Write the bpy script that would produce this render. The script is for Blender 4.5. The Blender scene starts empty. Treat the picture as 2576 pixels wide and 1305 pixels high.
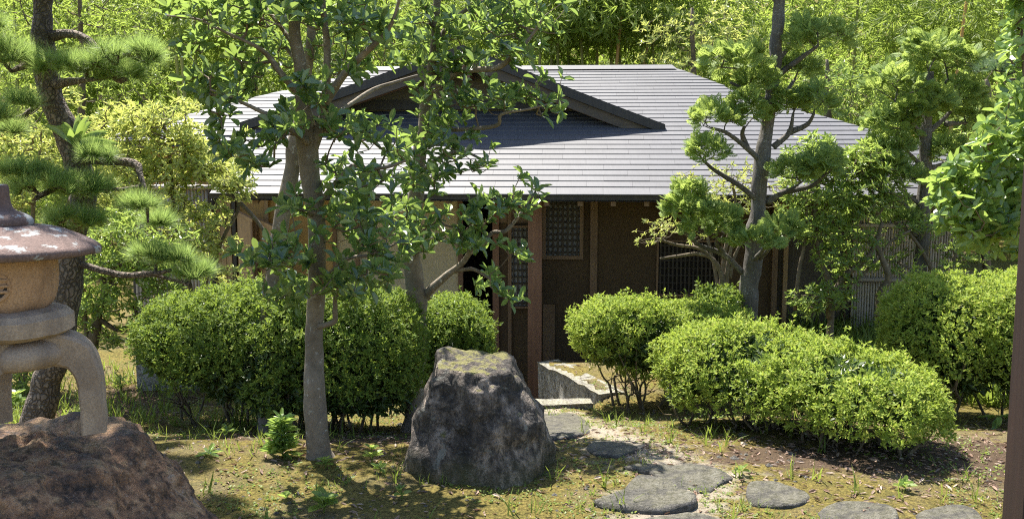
import bpy, math, random
import numpy as np
from mathutils import Vector, Matrix

# ------------------------------------------------------------------ camera, sky, sun, exposure
SC = bpy.context.scene
COL = SC.collection
CAM_Z = 1.7
FOC = 2400.0                    # focal length in units of a 2576 px wide picture
PITCH = math.atan(277.5 / FOC)
cam_data = bpy.data.cameras.new("camera")
cam_data.sensor_width = 36.0
cam_data.lens = 36.0 * FOC / 2576.0
cam_data.clip_end = 2000.0
cam_data.clip_start = 0.05
cam = bpy.data.objects.new("camera", cam_data)
cam.location = (0, 0, CAM_Z)
cam.rotation_euler = (math.pi / 2 - PITCH, 0, 0)
COL.objects.link(cam)
SC.camera = cam

SUN_DIR = Vector((-0.27, 0.50, 1.15)).normalized()      # from the ground towards the sun
world = bpy.data.worlds.new("World")
SC.world = world
world.use_nodes = True
wn = world.node_tree
wn.nodes.clear()
sky = wn.nodes.new("ShaderNodeTexSky")
sky.sky_type = 'NISHITA'
sky.sun_disc = False
sky.sun_elevation = math.asin(SUN_DIR.z)
sky.sun_rotation = math.atan2(SUN_DIR.x, SUN_DIR.y)
bgn = wn.nodes.new("ShaderNodeBackground")
bgn.inputs[1].default_value = 0.09
won = wn.nodes.new("ShaderNodeOutputWorld")
wn.links.new(sky.outputs[0], bgn.inputs[0])
wn.links.new(bgn.outputs[0], won.inputs[0])

sun_data = bpy.data.lights.new("sun", 'SUN')
sun_data.energy = 5.0
sun_data.angle = math.radians(0.53)
sun_data.color = (1.0, 0.95, 0.86)
sun = bpy.data.objects.new("sun", sun_data)
sun.location = SUN_DIR * 30
sun.rotation_euler = SUN_DIR.to_track_quat('Z', 'Y').to_euler()
COL.objects.link(sun)

SC.view_settings.view_transform = 'Standard'
SC.view_settings.look = 'None'
SC.view_settings.exposure = 1.6
SC.view_settings.gamma = 1.0
SC.view_settings.use_curve_mapping = False
SC.render.engine = 'CYCLES'
SC.cycles.use_denoising = False
SC.cycles.pixel_filter_type = 'BLACKMAN_HARRIS'
SC.cycles.filter_width = 1.15
SC.cycles.sample_clamp_indirect = 4.0
SC.cycles.max_bounces = 8
SC.cycles.diffuse_bounces = 4
SC.cycles.transmission_bounces = 4
SC.cycles.transparent_max_bounces = 4
SC.cycles.caustics_reflective = False
SC.cycles.caustics_refractive = False

rng = np.random.default_rng(7)
random.seed(7)

# ------------------------------------------------------------------ helpers: maths
_s, _c = math.sin(PITCH), math.cos(PITCH)

def ray(px, py):
    dx = (px - 1288.0) / FOC
    dy = (652.5 - py) / FOC
    return np.array([dx, _c + dy * _s, -_s + dy * _c])

def at(px, py, D):
    r = ray(px, py)
    return np.array([0, 0, CAM_Z]) + r * (D / r[1])

def nrm(v):
    v = np.asarray(v, float)
    return v / np.maximum(np.linalg.norm(v, axis=-1, keepdims=True), 1e-9)

def sstep(a, b, x):
    t = np.clip((np.asarray(x, float) - a) / (b - a), 0, 1)
    return t * t * (3 - 2 * t)

def _hash(ix, iy, iz, seed):
    h = (ix.astype(np.int64) * 374761393 + iy.astype(np.int64) * 668265263 + iz.astype(np.int64) * 2147483647 + seed * 974711) & 0xffffffff
    h = ((h ^ (h >> 13)) * 1274126177) & 0xffffffff
    h = h ^ (h >> 16)
    return (h & 0xffff) / 65535.0

def vnoise(p, seed=0):
    p = np.asarray(p, float)
    i = np.floor(p).astype(np.int64)
    f = p - i
    f = f * f * (3 - 2 * f)
    out = 0
    for a in (0, 1):
        for b in (0, 1):
            for c in (0, 1):
                w = (f[..., 0] if a else 1 - f[..., 0]) * (f[..., 1] if b else 1 - f[..., 1]) * (f[..., 2] if c else 1 - f[..., 2])
                out = out + w * _hash(i[..., 0] + a, i[..., 1] + b, i[..., 2] + c, seed)
    return out * 2 - 1

def fbm(p, octaves=4, seed=0):
    p = np.asarray(p, float)
    s, amp = 0, 1.0
    for k in range(octaves):
        s = s + amp * vnoise(p * (2 ** k) + 17.3 * k, seed + k)
        amp *= 0.5
    return s

def in_poly(x, y, poly):
    x = np.asarray(x, float); y = np.asarray(y, float)
    r = np.zeros(np.broadcast(x, y).shape, bool)
    n = len(poly)
    for i in range(n):
        x0, y0 = poly[i]; x1, y1 = poly[(i + 1) % n]
        c = ((y0 > y) != (y1 > y)) & (x < (x1 - x0) * (y - y0) / (y1 - y0 + 1e-12) + x0)
        r ^= c
    return r

def catmull(P, n):
    """resample rows of P (any number of columns) with n steps per segment"""
    P = np.asarray(P, float)
    if len(P) < 3:
        t = np.linspace(0, 1, n + 1)[:, None]
        return P[0] * (1 - t) + P[-1] * t
    Q = np.vstack([2 * P[0] - P[1], P, 2 * P[-1] - P[-2]])
    out = []
    for i in range(1, len(Q) - 2):
        t = np.linspace(0, 1, n, endpoint=False)[:, None]
        a, b, c, d = Q[i - 1], Q[i], Q[i + 1], Q[i + 2]
        out.append(0.5 * (2 * b + (c - a) * t + (2 * a - 5 * b + 4 * c - d) * t ** 2 + (3 * b - a - 3 * c + d) * t ** 3))
    out.append(P[-1:])
    return np.vstack(out)

# ------------------------------------------------------------------ helpers: meshes
class MB:
    """collects vertices and faces (arrays of 3 or 4 indices)"""
    def __init__(self):
        self.v = []; self.f3 = []; self.f4 = []; self.n = 0
    def add(self, V, F):
        V = np.asarray(V, float).reshape(-1, 3); F = np.asarray(F, np.int64)
        if len(F):
            (self.f3 if F.shape[1] == 3 else self.f4).append(F + self.n)
        self.v.append(V); self.n += len(V)
        return self
    def box(self, lo, hi, tf=None):
        (a, b, c), (d, e, f) = lo, hi
        V = np.array([[a, b, c], [d, b, c], [d, e, c], [a, e, c], [a, b, f], [d, b, f], [d, e, f], [a, e, f]], float)
        return self.hexa(V if tf is None else tf(V))
    def hexa(self, V):
        F = [[0, 3, 2, 1], [4, 5, 6, 7], [0, 1, 5, 4], [1, 2, 6, 5], [2, 3, 7, 6], [3, 0, 4, 7]]
        return self.add(V, F)
    def tube(self, P, R, sides=8, cap=True):
        P = np.asarray(P, float); R = np.broadcast_to(np.asarray(R, float), (len(P),))
        T = nrm(np.gradient(P, axis=0))
        ref = np.array([0.31, 0.17, 0.93]) if abs(T[0][2]) < 0.9 else np.array([0.9, 0.3, 0.1])
        a = nrm(np.cross(T, ref)); b = np.cross(T, a)
        ang = np.arange(sides) * 2 * math.pi / sides
        V = P[:, None] + R[:, None, None] * (np.cos(ang)[None, :, None] * a[:, None] + np.sin(ang)[None, :, None] * b[:, None])
        n = len(P)
        i = np.arange(n - 1)[:, None] * sides; k = np.arange(sides)[None]; k2 = (k + 1) % sides
        F = np.stack([i + k, i + k2, i + sides + k2, i + sides + k], -1).reshape(-1, 4)
        base = self.n
        self.add(V.reshape(-1, 3), F)
        if cap:
            self.add(np.array([P[0], P[-1]]), np.zeros((0, 3), int))
            k = np.arange(sides); k2 = (k + 1) % sides
            c0 = np.full(sides, base + n * sides); c1 = c0 + 1
            self.f3.append(np.stack([c0, base + k2, base + k], -1))
            self.f3.append(np.stack([c1, base + (n - 1) * sides + k, base + (n - 1) * sides + k2], -1))
        return self
    def lathe(self, prof, centre, sides=40):
        """prof: list of (r, z)"""
        prof = np.asarray(prof, float); n = len(prof)
        ang = np.arange(sides) * 2 * math.pi / sides
        V = np.zeros((n, sides, 3))
        V[..., 0] = prof[:, None, 0] * np.cos(ang); V[..., 1] = prof[:, None, 0] * np.sin(ang); V[..., 2] = prof[:, None, 1]
        i = np.arange(n - 1)[:, None] * sides; k = np.arange(sides)[None]; k2 = (k + 1) % sides
        F = np.stack([i + k, i + k2, i + sides + k2, i + sides + k], -1).reshape(-1, 4)
        return self.add(V.reshape(-1, 3) + np.asarray(centre), F)
    def arrays(self):
        V = np.vstack(self.v) if self.v else np.zeros((0, 3))
        f3 = np.vstack(self.f3) if self.f3 else np.zeros((0, 3), np.int64)
        f4 = np.vstack(self.f4) if self.f4 else np.zeros((0, 4), np.int64)
        return V, f3, f4

def to_mesh(name, mb, mat, origin=(0, 0, 0), smooth=False):
    V, f3, f4 = mb.arrays()
    V = V - np.asarray(origin, float)
    me = bpy.data.meshes.new(name)
    me.vertices.add(len(V)); me.vertices.foreach_set("co", V.astype(np.float32).ravel())
    nl = f3.size + f4.size
    me.loops.add(nl)
    me.loops.foreach_set("vertex_index", np.concatenate([f3.ravel(), f4.ravel()]).astype(np.int32))
    me.polygons.add(len(f3) + len(f4))
    starts = np.concatenate([np.arange(len(f3)) * 3, f3.size + np.arange(len(f4)) * 4]).astype(np.int32)
    me.polygons.foreach_set("loop_start", starts)
    me.update(calc_edges=True)
    me.validate()
    if mat: me.materials.append(mat)
    me.polygons.foreach_set("use_smooth", np.full(len(me.polygons), bool(smooth)))
    if smooth == 'edge': me.set_sharp_from_angle(angle=math.radians(28))
    return me

ORG = {}
def thing(name, label, cat, base, group=None):
    o = bpy.data.objects.new(name, None)
    o.empty_display_size = 0.1
    o.location = [float(c) for c in base]
    COL.objects.link(o)
    o["label"] = label; o["category"] = cat
    if group: o["group"] = group
    ORG[o.name] = np.asarray(base, float)
    return o

def part(name, mb, mat, parent, smooth=False, kind=None, label=None):
    og = ORG[parent.name]
    o = bpy.data.objects.new(name, to_mesh(name, mb, mat, og, smooth))
    o.parent = parent
    COL.objects.link(o)
    ORG[o.name] = og
    if kind: o["kind"] = kind
    if label: o["label"] = label
    return o

def solo(name, mb, mat, base, label=None, cat=None, group=None, kind=None, smooth=False):
    o = bpy.data.objects.new(name, to_mesh(name, mb, mat, base, smooth))
    o.location = [float(c) for c in base]
    COL.objects.link(o)
    if label: o["label"] = label
    if cat: o["category"] = cat
    if group: o["group"] = group
    if kind: o["kind"] = kind
    ORG[o.name] = np.asarray(base, float)
    return o

def frames(d, n):
    """rotation matrices with y = d and z close to n"""
    d = nrm(d); x = nrm(np.cross(d, n)); z = np.cross(x, d)
    return np.stack([x, d, z], -1)

def inst(mb, tv, tf, P, R, S):
    """tv/tf: template, P (N,3), R (N,3,3), S (N,) or (N,3)"""
    tv = np.asarray(tv, float); tf = np.asarray(tf, np.int64)
    S = np.asarray(S, float)
    if S.ndim == 1: S = np.repeat(S[:, None], 3, 1)
    V = np.einsum('nij,nkj->nki', R, tv[None] * S[:, None, :]) + P[:, None]
    N, K = V.shape[:2]
    F = (tf[None] + (np.arange(N) * K)[:, None, None]).reshape(-1, tf.shape[1])
    return mb.add(V.reshape(-1, 3), F)

def perp(a):
    a = nrm(a)
    ref = np.where(np.abs(a[..., 2:3]) < 0.9, np.array([0., 0, 1]), np.array([1., 0, 0]))
    e1 = nrm(np.cross(a, ref)); e2 = np.cross(a, e1)
    return e1, e2

def rdir(n):
    return nrm(rng.normal(size=(n, 3)))

# leaf templates: y along the leaf, x across, z up
def leaf_template(w, fold=0.10, droop=0.08, obov=0.62):
    """eight triangles, folded along the midrib, unit length"""
    a, b = 0.30, obov
    V = [[0, 0, 0], [0, a, 0], [0, b, -droop * .5], [0, 1, -droop],
         [-w * .34, a, fold * w], [-w * .5, b, fold * w * 1.6 - droop * .5], [w * .34, a, fold * w], [w * .5, b, fold * w * 1.6 - droop * .5],
         [-w * .33, .87, fold * w - droop * .8], [w * .33, .87, fold * w - droop * .8]]
    F = [[0, 1, 4], [1, 2, 5], [1, 5, 4], [2, 3, 8], [2, 8, 5], [0, 6, 1], [1, 7, 2], [1, 6, 7], [2, 9, 3], [2, 7, 9]]
    return np.array(V, float), np.array(F)

LEAF_OBOV = leaf_template(0.42, fold=0.25, droop=0.10, obov=0.64)
LEAF_OVAL = leaf_template(0.56, fold=0.20, droop=0.16, obov=0.48)
LEAF_LANCE = leaf_template(0.30, fold=0.22, droop=0.18, obov=0.45)
DIAMOND = (np.array([[0, 0, 0], [.20, .5, .05], [0, 1, -.04], [-.20, .5, .05]]), np.array([[0, 1, 2], [0, 2, 3]]))
BLADE = (np.array([[-.03, 0, 0], [.03, 0, 0], [.024, .5, .05], [-.024, .5, .05], [0, 1, -.10]]), np.array([[0, 1, 2], [0, 2, 3], [3, 2, 4]]))
NEEDLE = (np.array([[-.012, 0, 0], [.012, 0, 0], [0, 1, -.05]]), np.array([[0, 1, 2]]))

def _frond():
    V = []; F = []
    def sliver(p, d, l, w):
        d = np.array(d) / np.linalg.norm(d); s = np.array([-d[1], d[0], 0])
        k = len(V)
        p = np.array(p)
        for q in (p - s * w * .4, p + d * l * .55 - s * w - np.array([0, 0, .0]), p + d * l, p + d * l * .55 + s * w): V.append(q)
        F.append([k, k + 1, k + 2]); F.append([k, k + 2, k + 3])
    sliver([0, 0, 0], [0, 1, 0], 1.0, .045)
    for i, y in enumerate((.12, .26, .40, .54, .68, .80)):
        l = (.50, .52, .46, .38, .28, .2)[i]
        for s in (-1, 1):
            sliver([0, y, 0.0], [s * .75, .66, -.18], l, .052)
            if l > .35:
                sliver([s * .75 * l * .5, y + .33 * l, -.04], [s * .2, 1, -.1], l * .5, .045)
    return np.array(V), np.array(F)
FROND = _frond()

def _spray():
    """drooping bamboo spray: nine lance leaves about a twig"""
    r = np.random.default_rng(3)
    V = []; F = []
    for k in range(10):
        y = .1 + .8 * k / 9
        a = r.uniform(-1.1, 1.1)
        d = nrm(np.array([math.sin(a), .75 * math.cos(a) + .15, r.uniform(-.75, .1)]))
        n = nrm(np.array([r.uniform(-.5, .5), r.uniform(-.3, .3), 1.0]))
        x = nrm(np.cross(d, n)); l = r.uniform(.42, .62); w = .038
        p = np.array([0, y, -.18 * y * y]); b = len(V)
        V += [p, p + d * l * .35 + x * w, p + d * l + np.array([0, 0, -.04]), p + d * l * .35 - x * w]
        F += [[b, b + 1, b + 2], [b, b + 2, b + 3]]
    return np.array(V), np.array(F)
SPRAY = _spray()

# ------------------------------------------------------------------ materials
def newmat(name):
    m = bpy.data.materials.new(name); m.use_nodes = True
    nt = m.node_tree; nt.nodes.clear()
    out = nt.nodes.new("ShaderNodeOutputMaterial")
    b = nt.nodes.new("ShaderNodeBsdfPrincipled")
    nt.links.new(b.outputs[0], out.inputs[0])
    return m, nt, b, out

def nd(nt, t, **kw):
    n = nt.nodes.new(t)
    for k, v in kw.items():
        if k in ('operation', 'blend_type', 'data_type', 'noise_dimensions', 'feature', 'attribute_name', 'wave_type', 'bands_direction', 'clamp'):
            setattr(n, k, v)
    return n

def noise(nt, vec, scale, detail=4, rough=.55, dist=0.0):
    n = nt.nodes.new("ShaderNodeTexNoise")
    n.inputs["Scale"].default_value = scale; n.inputs["Detail"].default_value = detail
    n.inputs["Roughness"].default_value = rough; n.inputs["Distortion"].default_value = dist
    nt.links.new(vec, n.inputs["Vector"])
    return n.outputs["Fac"]

def ramp(nt, fac, stops):
    r = nt.nodes.new("ShaderNodeValToRGB")
    e = r.color_ramp.elements
    while len(e) > 1: e.remove(e[-1])
    for i, (p, c) in enumerate(stops):
        if not isinstance(c, (tuple, list)): c = (c, c, c)
        x = e[0] if i == 0 else e.new(p)
        x.position = p; x.color = (c[0], c[1], c[2], 1)
    nt.links.new(fac, r.inputs[0])
    return r.outputs[0]

def mix(nt, fac, a, b, mode='MIX'):
    m = nt.nodes.new("ShaderNodeMix"); m.data_type = 'RGBA'; m.blend_type = mode
    for sock, v in ((m.inputs[0], fac), (m.inputs[6], a), (m.inputs[7], b)):
        if hasattr(v, 'links') or isinstance(v, bpy.types.NodeSocket): nt.links.new(v, sock)
        elif isinstance(v, (tuple, list)): sock.default_value = (v[0], v[1], v[2], 1)
        else: sock.default_value = v
    return m.outputs[2]

def math_n(nt, op, a, b=None):
    m = nt.nodes.new("ShaderNodeMath"); m.operation = op
    for i, v in enumerate((a, b)):
        if v is None: continue
        if isinstance(v, bpy.types.NodeSocket): nt.links.new(v, m.inputs[i])
        else: m.inputs[i].default_value = v
    return m.outputs[0]

def objco(nt, scale=(1, 1, 1)):
    tc = nt.nodes.new("ShaderNodeTexCoord")
    mp = nt.nodes.new("ShaderNodeMapping")
    mp.inputs["Scale"].default_value = scale
    nt.links.new(tc.outputs["Object"], mp.inputs[0])
    return mp.outputs[0]

def bump(nt, b, h, strength=.5, dist=.02):
    n = nt.nodes.new("ShaderNodeBump")
    n.inputs["Strength"].default_value = strength; n.inputs["Distance"].default_value = dist
    nt.links.new(h, n.inputs["Height"]); nt.links.new(n.outputs[0], b.inputs["Normal"])

def leaf_mat(name, cols, trans, tf=.42, rough=.42, spec=.5):
    m, nt, b, out = newmat(name)
    g = nt.nodes.new("ShaderNodeNewGeometry"); oi = nt.nodes.new("ShaderNodeObjectInfo")
    f = math_n(nt, 'FRACT', math_n(nt, 'ADD', g.outputs["Random Per Island"], oi.outputs["Random"]))
    n = len(cols)
    c = ramp(nt, f, [(i / max(n - 1, 1), cc) for i, cc in enumerate(cols)])
    nt.links.new(c, b.inputs["Base Color"])
    b.inputs["Roughness"].default_value = rough
    b.inputs["Specular IOR Level"].default_value = spec
    t = nt.nodes.new("ShaderNodeBsdfTranslucent")
    tc = mix(nt, .72, c, trans)
    nt.links.new(tc, t.inputs[0])
    ms = nt.nodes.new("ShaderNodeMixShader"); ms.inputs[0].default_value = tf
    nt.links.new(b.outputs[0], ms.inputs[1]); nt.links.new(t.outputs[0], ms.inputs[2])
    nt.links.new(ms.outputs[0], out.inputs[0])
    return m

M = {}
M['leaf_glossy'] = leaf_mat('glossy_leaf', [(.018, .045, .032), (.045, .095, .05), (.10, .175, .065), (.03, .065, .042), (.06, .12, .055), (.19, .26, .085)], (.46, .63, .12), .42, .18, .9)
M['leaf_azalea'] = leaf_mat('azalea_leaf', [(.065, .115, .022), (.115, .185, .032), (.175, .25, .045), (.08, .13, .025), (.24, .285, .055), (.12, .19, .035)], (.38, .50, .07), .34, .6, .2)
M['leaf_azalea_lit'] = leaf_mat('azalea_leaf_sunlit', [(.14, .20, .03), (.235, .315, .05), (.31, .39, .07), (.165, .235, .035), (.42, .42, .09), (.225, .305, .05), (.095, .15, .025)], (.50, .63, .09), .36, .6, .2)  # brighter copy of the azalea leaf, sunlight put into its colour
M['leaf_bamboo'] = leaf_mat('bamboo_leaf', [(.10, .15, .025), (.15, .21, .033), (.20, .25, .045), (.09, .145, .03), (.28, .30, .08)], (.48, .62, .11), .50, .5, .3)
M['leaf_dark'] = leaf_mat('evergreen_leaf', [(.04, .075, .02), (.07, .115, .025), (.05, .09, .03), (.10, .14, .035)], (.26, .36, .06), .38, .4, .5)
M['leaf_yellow'] = leaf_mat('pale_yellow_green_leaf', [(.32, .40, .11), (.44, .49, .15), (.25, .36, .08), (.58, .57, .22), (.2, .3, .07)], (.66, .68, .16), .42, .42, .5)
M['leaf_pieris'] = leaf_mat('fresh_green_leaf', [(.11, .18, .04), (.16, .24, .05), (.21, .29, .07), (.09, .16, .04), (.28, .34, .09)], (.52, .66, .13), .44, .34, .55)
M['leaf_camellia'] = leaf_mat('camellia_leaf', [(.12, .20, .055), (.17, .26, .07), (.09, .17, .05), (.23, .32, .08), (.13, .22, .06)], (.5, .66, .13), .42, .24, .7)
M['conifer'] = leaf_mat('conifer_spray', [(.15, .22, .06), (.20, .28, .075), (.25, .34, .10), (.17, .25, .065)], (.58, .70, .16), .44, .6, .25)
M['needle'] = leaf_mat('pine_needle', [(.12, .21, .06), (.17, .27, .08), (.22, .33, .10), (.13, .22, .07), (.24, .25, .11)], (.52, .68, .18), .45, .5, .3)
M['needle_blue'] = leaf_mat('blue_pine_needle', [(.06, .11, .06), (.09, .15, .075), (.05, .1, .05)], (.2, .32, .12), .32, .5, .35)
M['grass'] = leaf_mat('grass_blade', [(.10, .16, .025), (.16, .22, .04), (.12, .18, .03), (.22, .24, .06)], (.4, .5, .08), .4, .5, .35)
M['litter'] = leaf_mat('dead_leaf', [(.16, .10, .07), (.26, .17, .12), (.36, .26, .19), (.12, .07, .05), (.45, .36, .29)], (.3, .16, .08), .15, .6, .3)

def bark_mat(name, c0, c1, lichen, lich=.5, scale=30, crack=0.0, bstr=.5, zs=.35):
    m, nt, b, out = newmat(name)
    co = objco(nt, (1, 1, zs))
    n1 = noise(nt, co, scale, 6, .65)
    base = ramp(nt, n1, [(.3, c0), (.7, c1)])
    co2 = objco(nt, (1, 1, 1))
    n2 = noise(nt, co2, scale * 1.1, 3, .6, .6)
    sp = ramp(nt, n2, [(lich, 0), (lich + .07, 1)])
    c = mix(nt, sp, base, lichen)
    n3 = noise(nt, co2, 3.2, 3, .5)
    c = mix(nt, ramp(nt, n3, [(.45, 0), (.62, .65)]), c, tuple(x * .62 for x in c0))
    h = n1
    if crack:
        v = nt.nodes.new("ShaderNodeTexVoronoi"); v.feature = 'DISTANCE_TO_EDGE'
        v.inputs["Scale"].default_value = crack
        vv = nt.nodes.new("ShaderNodeVectorMath"); vv.operation = 'MULTIPLY_ADD'
        nz = nt.nodes.new("ShaderNodeTexNoise"); nz.inputs["Scale"].default_value = 14; nt.links.new(objco(nt), nz.inputs["Vector"])
        nt.links.new(nz.outputs["Color"], vv.inputs[0]); vv.inputs[1].default_value = (.09, .09, .09); nt.links.new(objco(nt, (1, 1, .5)), vv.inputs[2])
        nt.links.new(vv.outputs[0], v.inputs["Vector"])
        cr = ramp(nt, v.outputs["Distance"], [(0.0, .25), (.2, 1)])
        c = mix(nt, cr, tuple(x * .3 for x in c0), c)
        h = mix(nt, .7, n1, cr)
    nt.links.new(c, b.inputs["Base Color"])
    b.inputs["Roughness"].default_value = .85
    bump(nt, b, h, bstr, .03)
    return m

M['bark_smooth'] = bark_mat('smooth_bark', (.15, .12, .085), (.26, .215, .165), (.42, .40, .35), .62, 26, 0, .35, .8)
M['bark_twig'] = bark_mat('twig_bark', (.12, .085, .055), (.22, .17, .12), (.33, .31, .27), .66, 40, 0, .3)
M['bark_pine'] = bark_mat('pine_bark', (.13, .095, .07), (.27, .21, .16), (.40, .37, .33), .64, 30, 34, .9)
M['bark_conifer'] = bark_mat('conifer_bark', (.085, .075, .06), (.19, .17, .145), (.36, .36, .32), .6, 60, 0, .9, .12)
M['stem'] = bark_mat('shrub_stem', (.10, .075, .045), (.2, .155, .10), (.28, .28, .2), .6, 40, 0, .4)

def wood_mat(name, c0, c1, rough=.65, zdir=True):
    m, nt, b, out = newmat(name)
    co = objco(nt, (22, 22, 1.1) if zdir else (1.1, 22, 22))
    n1 = noise(nt, co, 1.6, 5, .6, .4)
    n2 = noise(nt, objco(nt), 1.8, 3)
    c = ramp(nt, n1, [(.3, c0), (.7, c1)])
    c = mix(nt, ramp(nt, n2, [(.4, 0), (.65, .4)]), c, tuple(x * .6 for x in c0))
    nt.links.new(c, b.inputs["Base Color"]); b.inputs["Roughness"].default_value = rough
    bump(nt, b, n1, .25, .006)
    return m
M['wood_red'] = wood_mat('reddish_post_wood', (.16, .075, .045), (.24, .12, .07))
M['wood_dark'] = wood_mat('dark_weathered_wood', (.028, .025, .023), (.055, .048, .042))
M['wood_bargeboard'] = wood_mat('grey_brown_board', (.07, .055, .042), (.13, .10, .075), zdir=False)
M['wood_tan'] = wood_mat('tan_board', (.34, .22, .115), (.45, .30, .16))
M['wood_brown'] = wood_mat('brown_frame_wood', (.17, .10, .055), (.25, .155, .09))
M['wood_rail'] = wood_mat('brown_rail_wood', (.15, .08, .05), (.22, .12, .075), zdir=False)
M['lattice'] = wood_mat('lattice_wood', (.035, .025, .018), (.06, .045, .03))
M['gate_post'] = wood_mat('gate_post_wood', (.018, .009, .008), (.035, .017, .013))

def plaster_mat(name, c, var=.25):
    m, nt, b, out = newmat(name)
    co = objco(nt)
    n1 = noise(nt, co, 2.2, 5, .6); n2 = noise(nt, co, 160, 3, .7)
    col = mix(nt, ramp(nt, n1, [(.3, 0), (.7, 1)]), tuple(x * (1 - var) for x in c), c)
    col = mix(nt, ramp(nt, n2, [(.35, 0), (.65, .3)]), col, tuple(x * .7 for x in c))
    nt.links.new(col, b.inputs["Base Color"]); b.inputs["Roughness"].default_value = .95
    bump(nt, b, n2, .3, .004)
    return m
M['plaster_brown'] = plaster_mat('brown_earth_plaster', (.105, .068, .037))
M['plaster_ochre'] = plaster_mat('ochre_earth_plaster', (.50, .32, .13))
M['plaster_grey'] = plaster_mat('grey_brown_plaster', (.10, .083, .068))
M['paper'] = plaster_mat('paper_panel', (.58, .49, .34), .1)
M['paper_grey'] = plaster_mat('grey_window_paper', (.34, .34, .34), .1)
M['void'] = plaster_mat('painted_interior_shade', (.045, .035, .028))  # near-black colour that paints in the shade of rooms and window openings
M['gable_plaster'] = plaster_mat('gable_plaster', (.16, .14, .105))

def slate_mat():
    m, nt, b, out = newmat('slate_shingle')
    oi = nt.nodes.new("ShaderNodeObjectInfo"); g = nt.nodes.new("ShaderNodeNewGeometry")
    f = math_n(nt, 'FRACT', math_n(nt, 'ADD', g.outputs["Random Per Island"], oi.outputs["Random"]))
    co = objco(nt)
    n1 = noise(nt, co, 3.0, 5, .6); n2 = noise(nt, objco(nt, (1, .25, .25)), 26, 4, .6)
    c = ramp(nt, f, [(0, (.073, .073, .080)), (.5, (.080, .080, .088)), (1, (.088, .088, .096))])
    c = mix(nt, ramp(nt, n1, [(.42, 0), (.7, .55)]), c, (.108, .108, .117))
    c = mix(nt, ramp(nt, n2, [(.5, 0), (.8, .4)]), c, (.055, .055, .062))
    nt.links.new(c, b.inputs["Base Color"]); b.inputs["Roughness"].default_value = .6
    b.inputs["Specular IOR Level"].default_value = .4
    bump(nt, b, n2, .2, .004)
    return m
M['slate'] = slate_mat()

def rock_mat(name, c0, c1, c2, lichen, moss_amt=.0, scale=1.0, streak=False):
    m, nt, b, out = newmat(name)
    co = objco(nt, (1, 1, .4) if streak else (1, 1, 1))
    co1 = objco(nt)
    n1 = noise(nt, co, 7 * scale, 8, .74, .2); n2 = noise(nt, co1, 26 * scale, 6, .75); n3 = noise(nt, co1, 70 * scale, 4, .7)
    c = ramp(nt, n1, [(.38, c0), (.5, c1), (.6, c2)])
    c = mix(nt, ramp(nt, n2, [(.40, .8), (.54, 0)]), c, tuple(x * .35 for x in c0))
    c = mix(nt, ramp(nt, n3, [(.58, 0), (.70, .6)]), c, lichen)
    n4 = noise(nt, co1, 7 * scale, 5, .65, .5)
    c = mix(nt, ramp(nt, n4, [(.62, 0), (.68, .75)]), c, lichen)
    if moss_amt:
        g = nt.nodes.new("ShaderNodeNewGeometry"); sx = nt.nodes.new("ShaderNodeSeparateXYZ")
        nt.links.new(g.outputs["Normal"], sx.inputs[0])
        tc = nt.nodes.new("ShaderNodeSeparateXYZ"); nt.links.new(co1, tc.inputs[0])
        low = ramp(nt, math_n(nt, 'ADD', tc.outputs["Z"], math_n(nt, 'MULTIPLY', n4, .35)), [(.16, 1), (.34, 0)])
        up = math_n(nt, 'ADD', sx.outputs["Z"], math_n(nt, 'MULTIPLY', math_n(nt, 'SUBTRACT', n1, .5), 2.2))
        fac = math_n(nt, 'MAXIMUM', ramp(nt, up, [(.86, 0), (1.0, moss_amt)]), math_n(nt, 'MULTIPLY', low, moss_amt * .45))
        c = mix(nt, fac, c, mix(nt, n3, (.10, .10, .015), (.26, .24, .04)))
    nt.links.new(c, b.inputs["Base Color"]); b.inputs["Roughness"].default_value = .75
    bump(nt, b, mix(nt, .4, mix(nt, .5, n1, n2), n3), 1.0, .06)
    return m
M['rock_dark'] = rock_mat('dark_mossy_rock', (.03, .025, .021), (.115, .09, .071), (.37, .295, .235), (.27, .27, .23), .8, 1.0, True)
M['rock_rust'] = rock_mat('rusty_boulder', (.07, .052, .042), (.32, .17, .092), (.55, .335, .19), (.40, .33, .27), .15, .95)
M['stepstone'] = rock_mat('stepping_stone', (.075, .068, .066), (.12, .11, .108), (.18, .165, .16), (.22, .21, .2), .25, 1.3)
M['kerb'] = rock_mat('mossy_kerb_stone', (.22, .2, .17), (.48, .45, .40), (.66, .63, .57), (.62, .6, .54), .35, 1.6, True)

def lantern_mat(name, c0, c1, dark, grey=0.0, rough=.9):
    m, nt, b, out = newmat(name)
    co = objco(nt)
    n1 = noise(nt, co, 7, 5, .6); n2 = noise(nt, co, 140, 3, .75); n3 = noise(nt, objco(nt, (1, 1, .5)), 5, 5, .65, .4)
    c = ramp(nt, n1, [(.3, c0), (.7, c1)])
    c = mix(nt, ramp(nt, n2, [(.38, .45), (.55, 0)]), c, dark)
    c = mix(nt, ramp(nt, n2, [(.62, 0), (.74, .45)]), c, tuple(min(1, x * 1.5) for x in c1))
    c = mix(nt, ramp(nt, n3, [(.48, 0), (.66, .75)]), c, dark)
    if grey:
        v = noise(nt, co, 17, 5, .62, .2)
        sp = ramp(nt, v, [(.545, 0), (.575, grey)])
        c = mix(nt, sp, c, mix(nt, n2, (.2, .205, .2), (.44, .45, .44)))
    nt.links.new(c, b.inputs["Base Color"]); b.inputs["Roughness"].default_value = rough
    bump(nt, b, mix(nt, .35, n2, n1), .5, .012)
    return m
M['lantern_hat'] = lantern_mat('lichened_brown_stone', (.12, .078, .066), (.21, .14, .12), (.05, .033, .03), .9)
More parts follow.
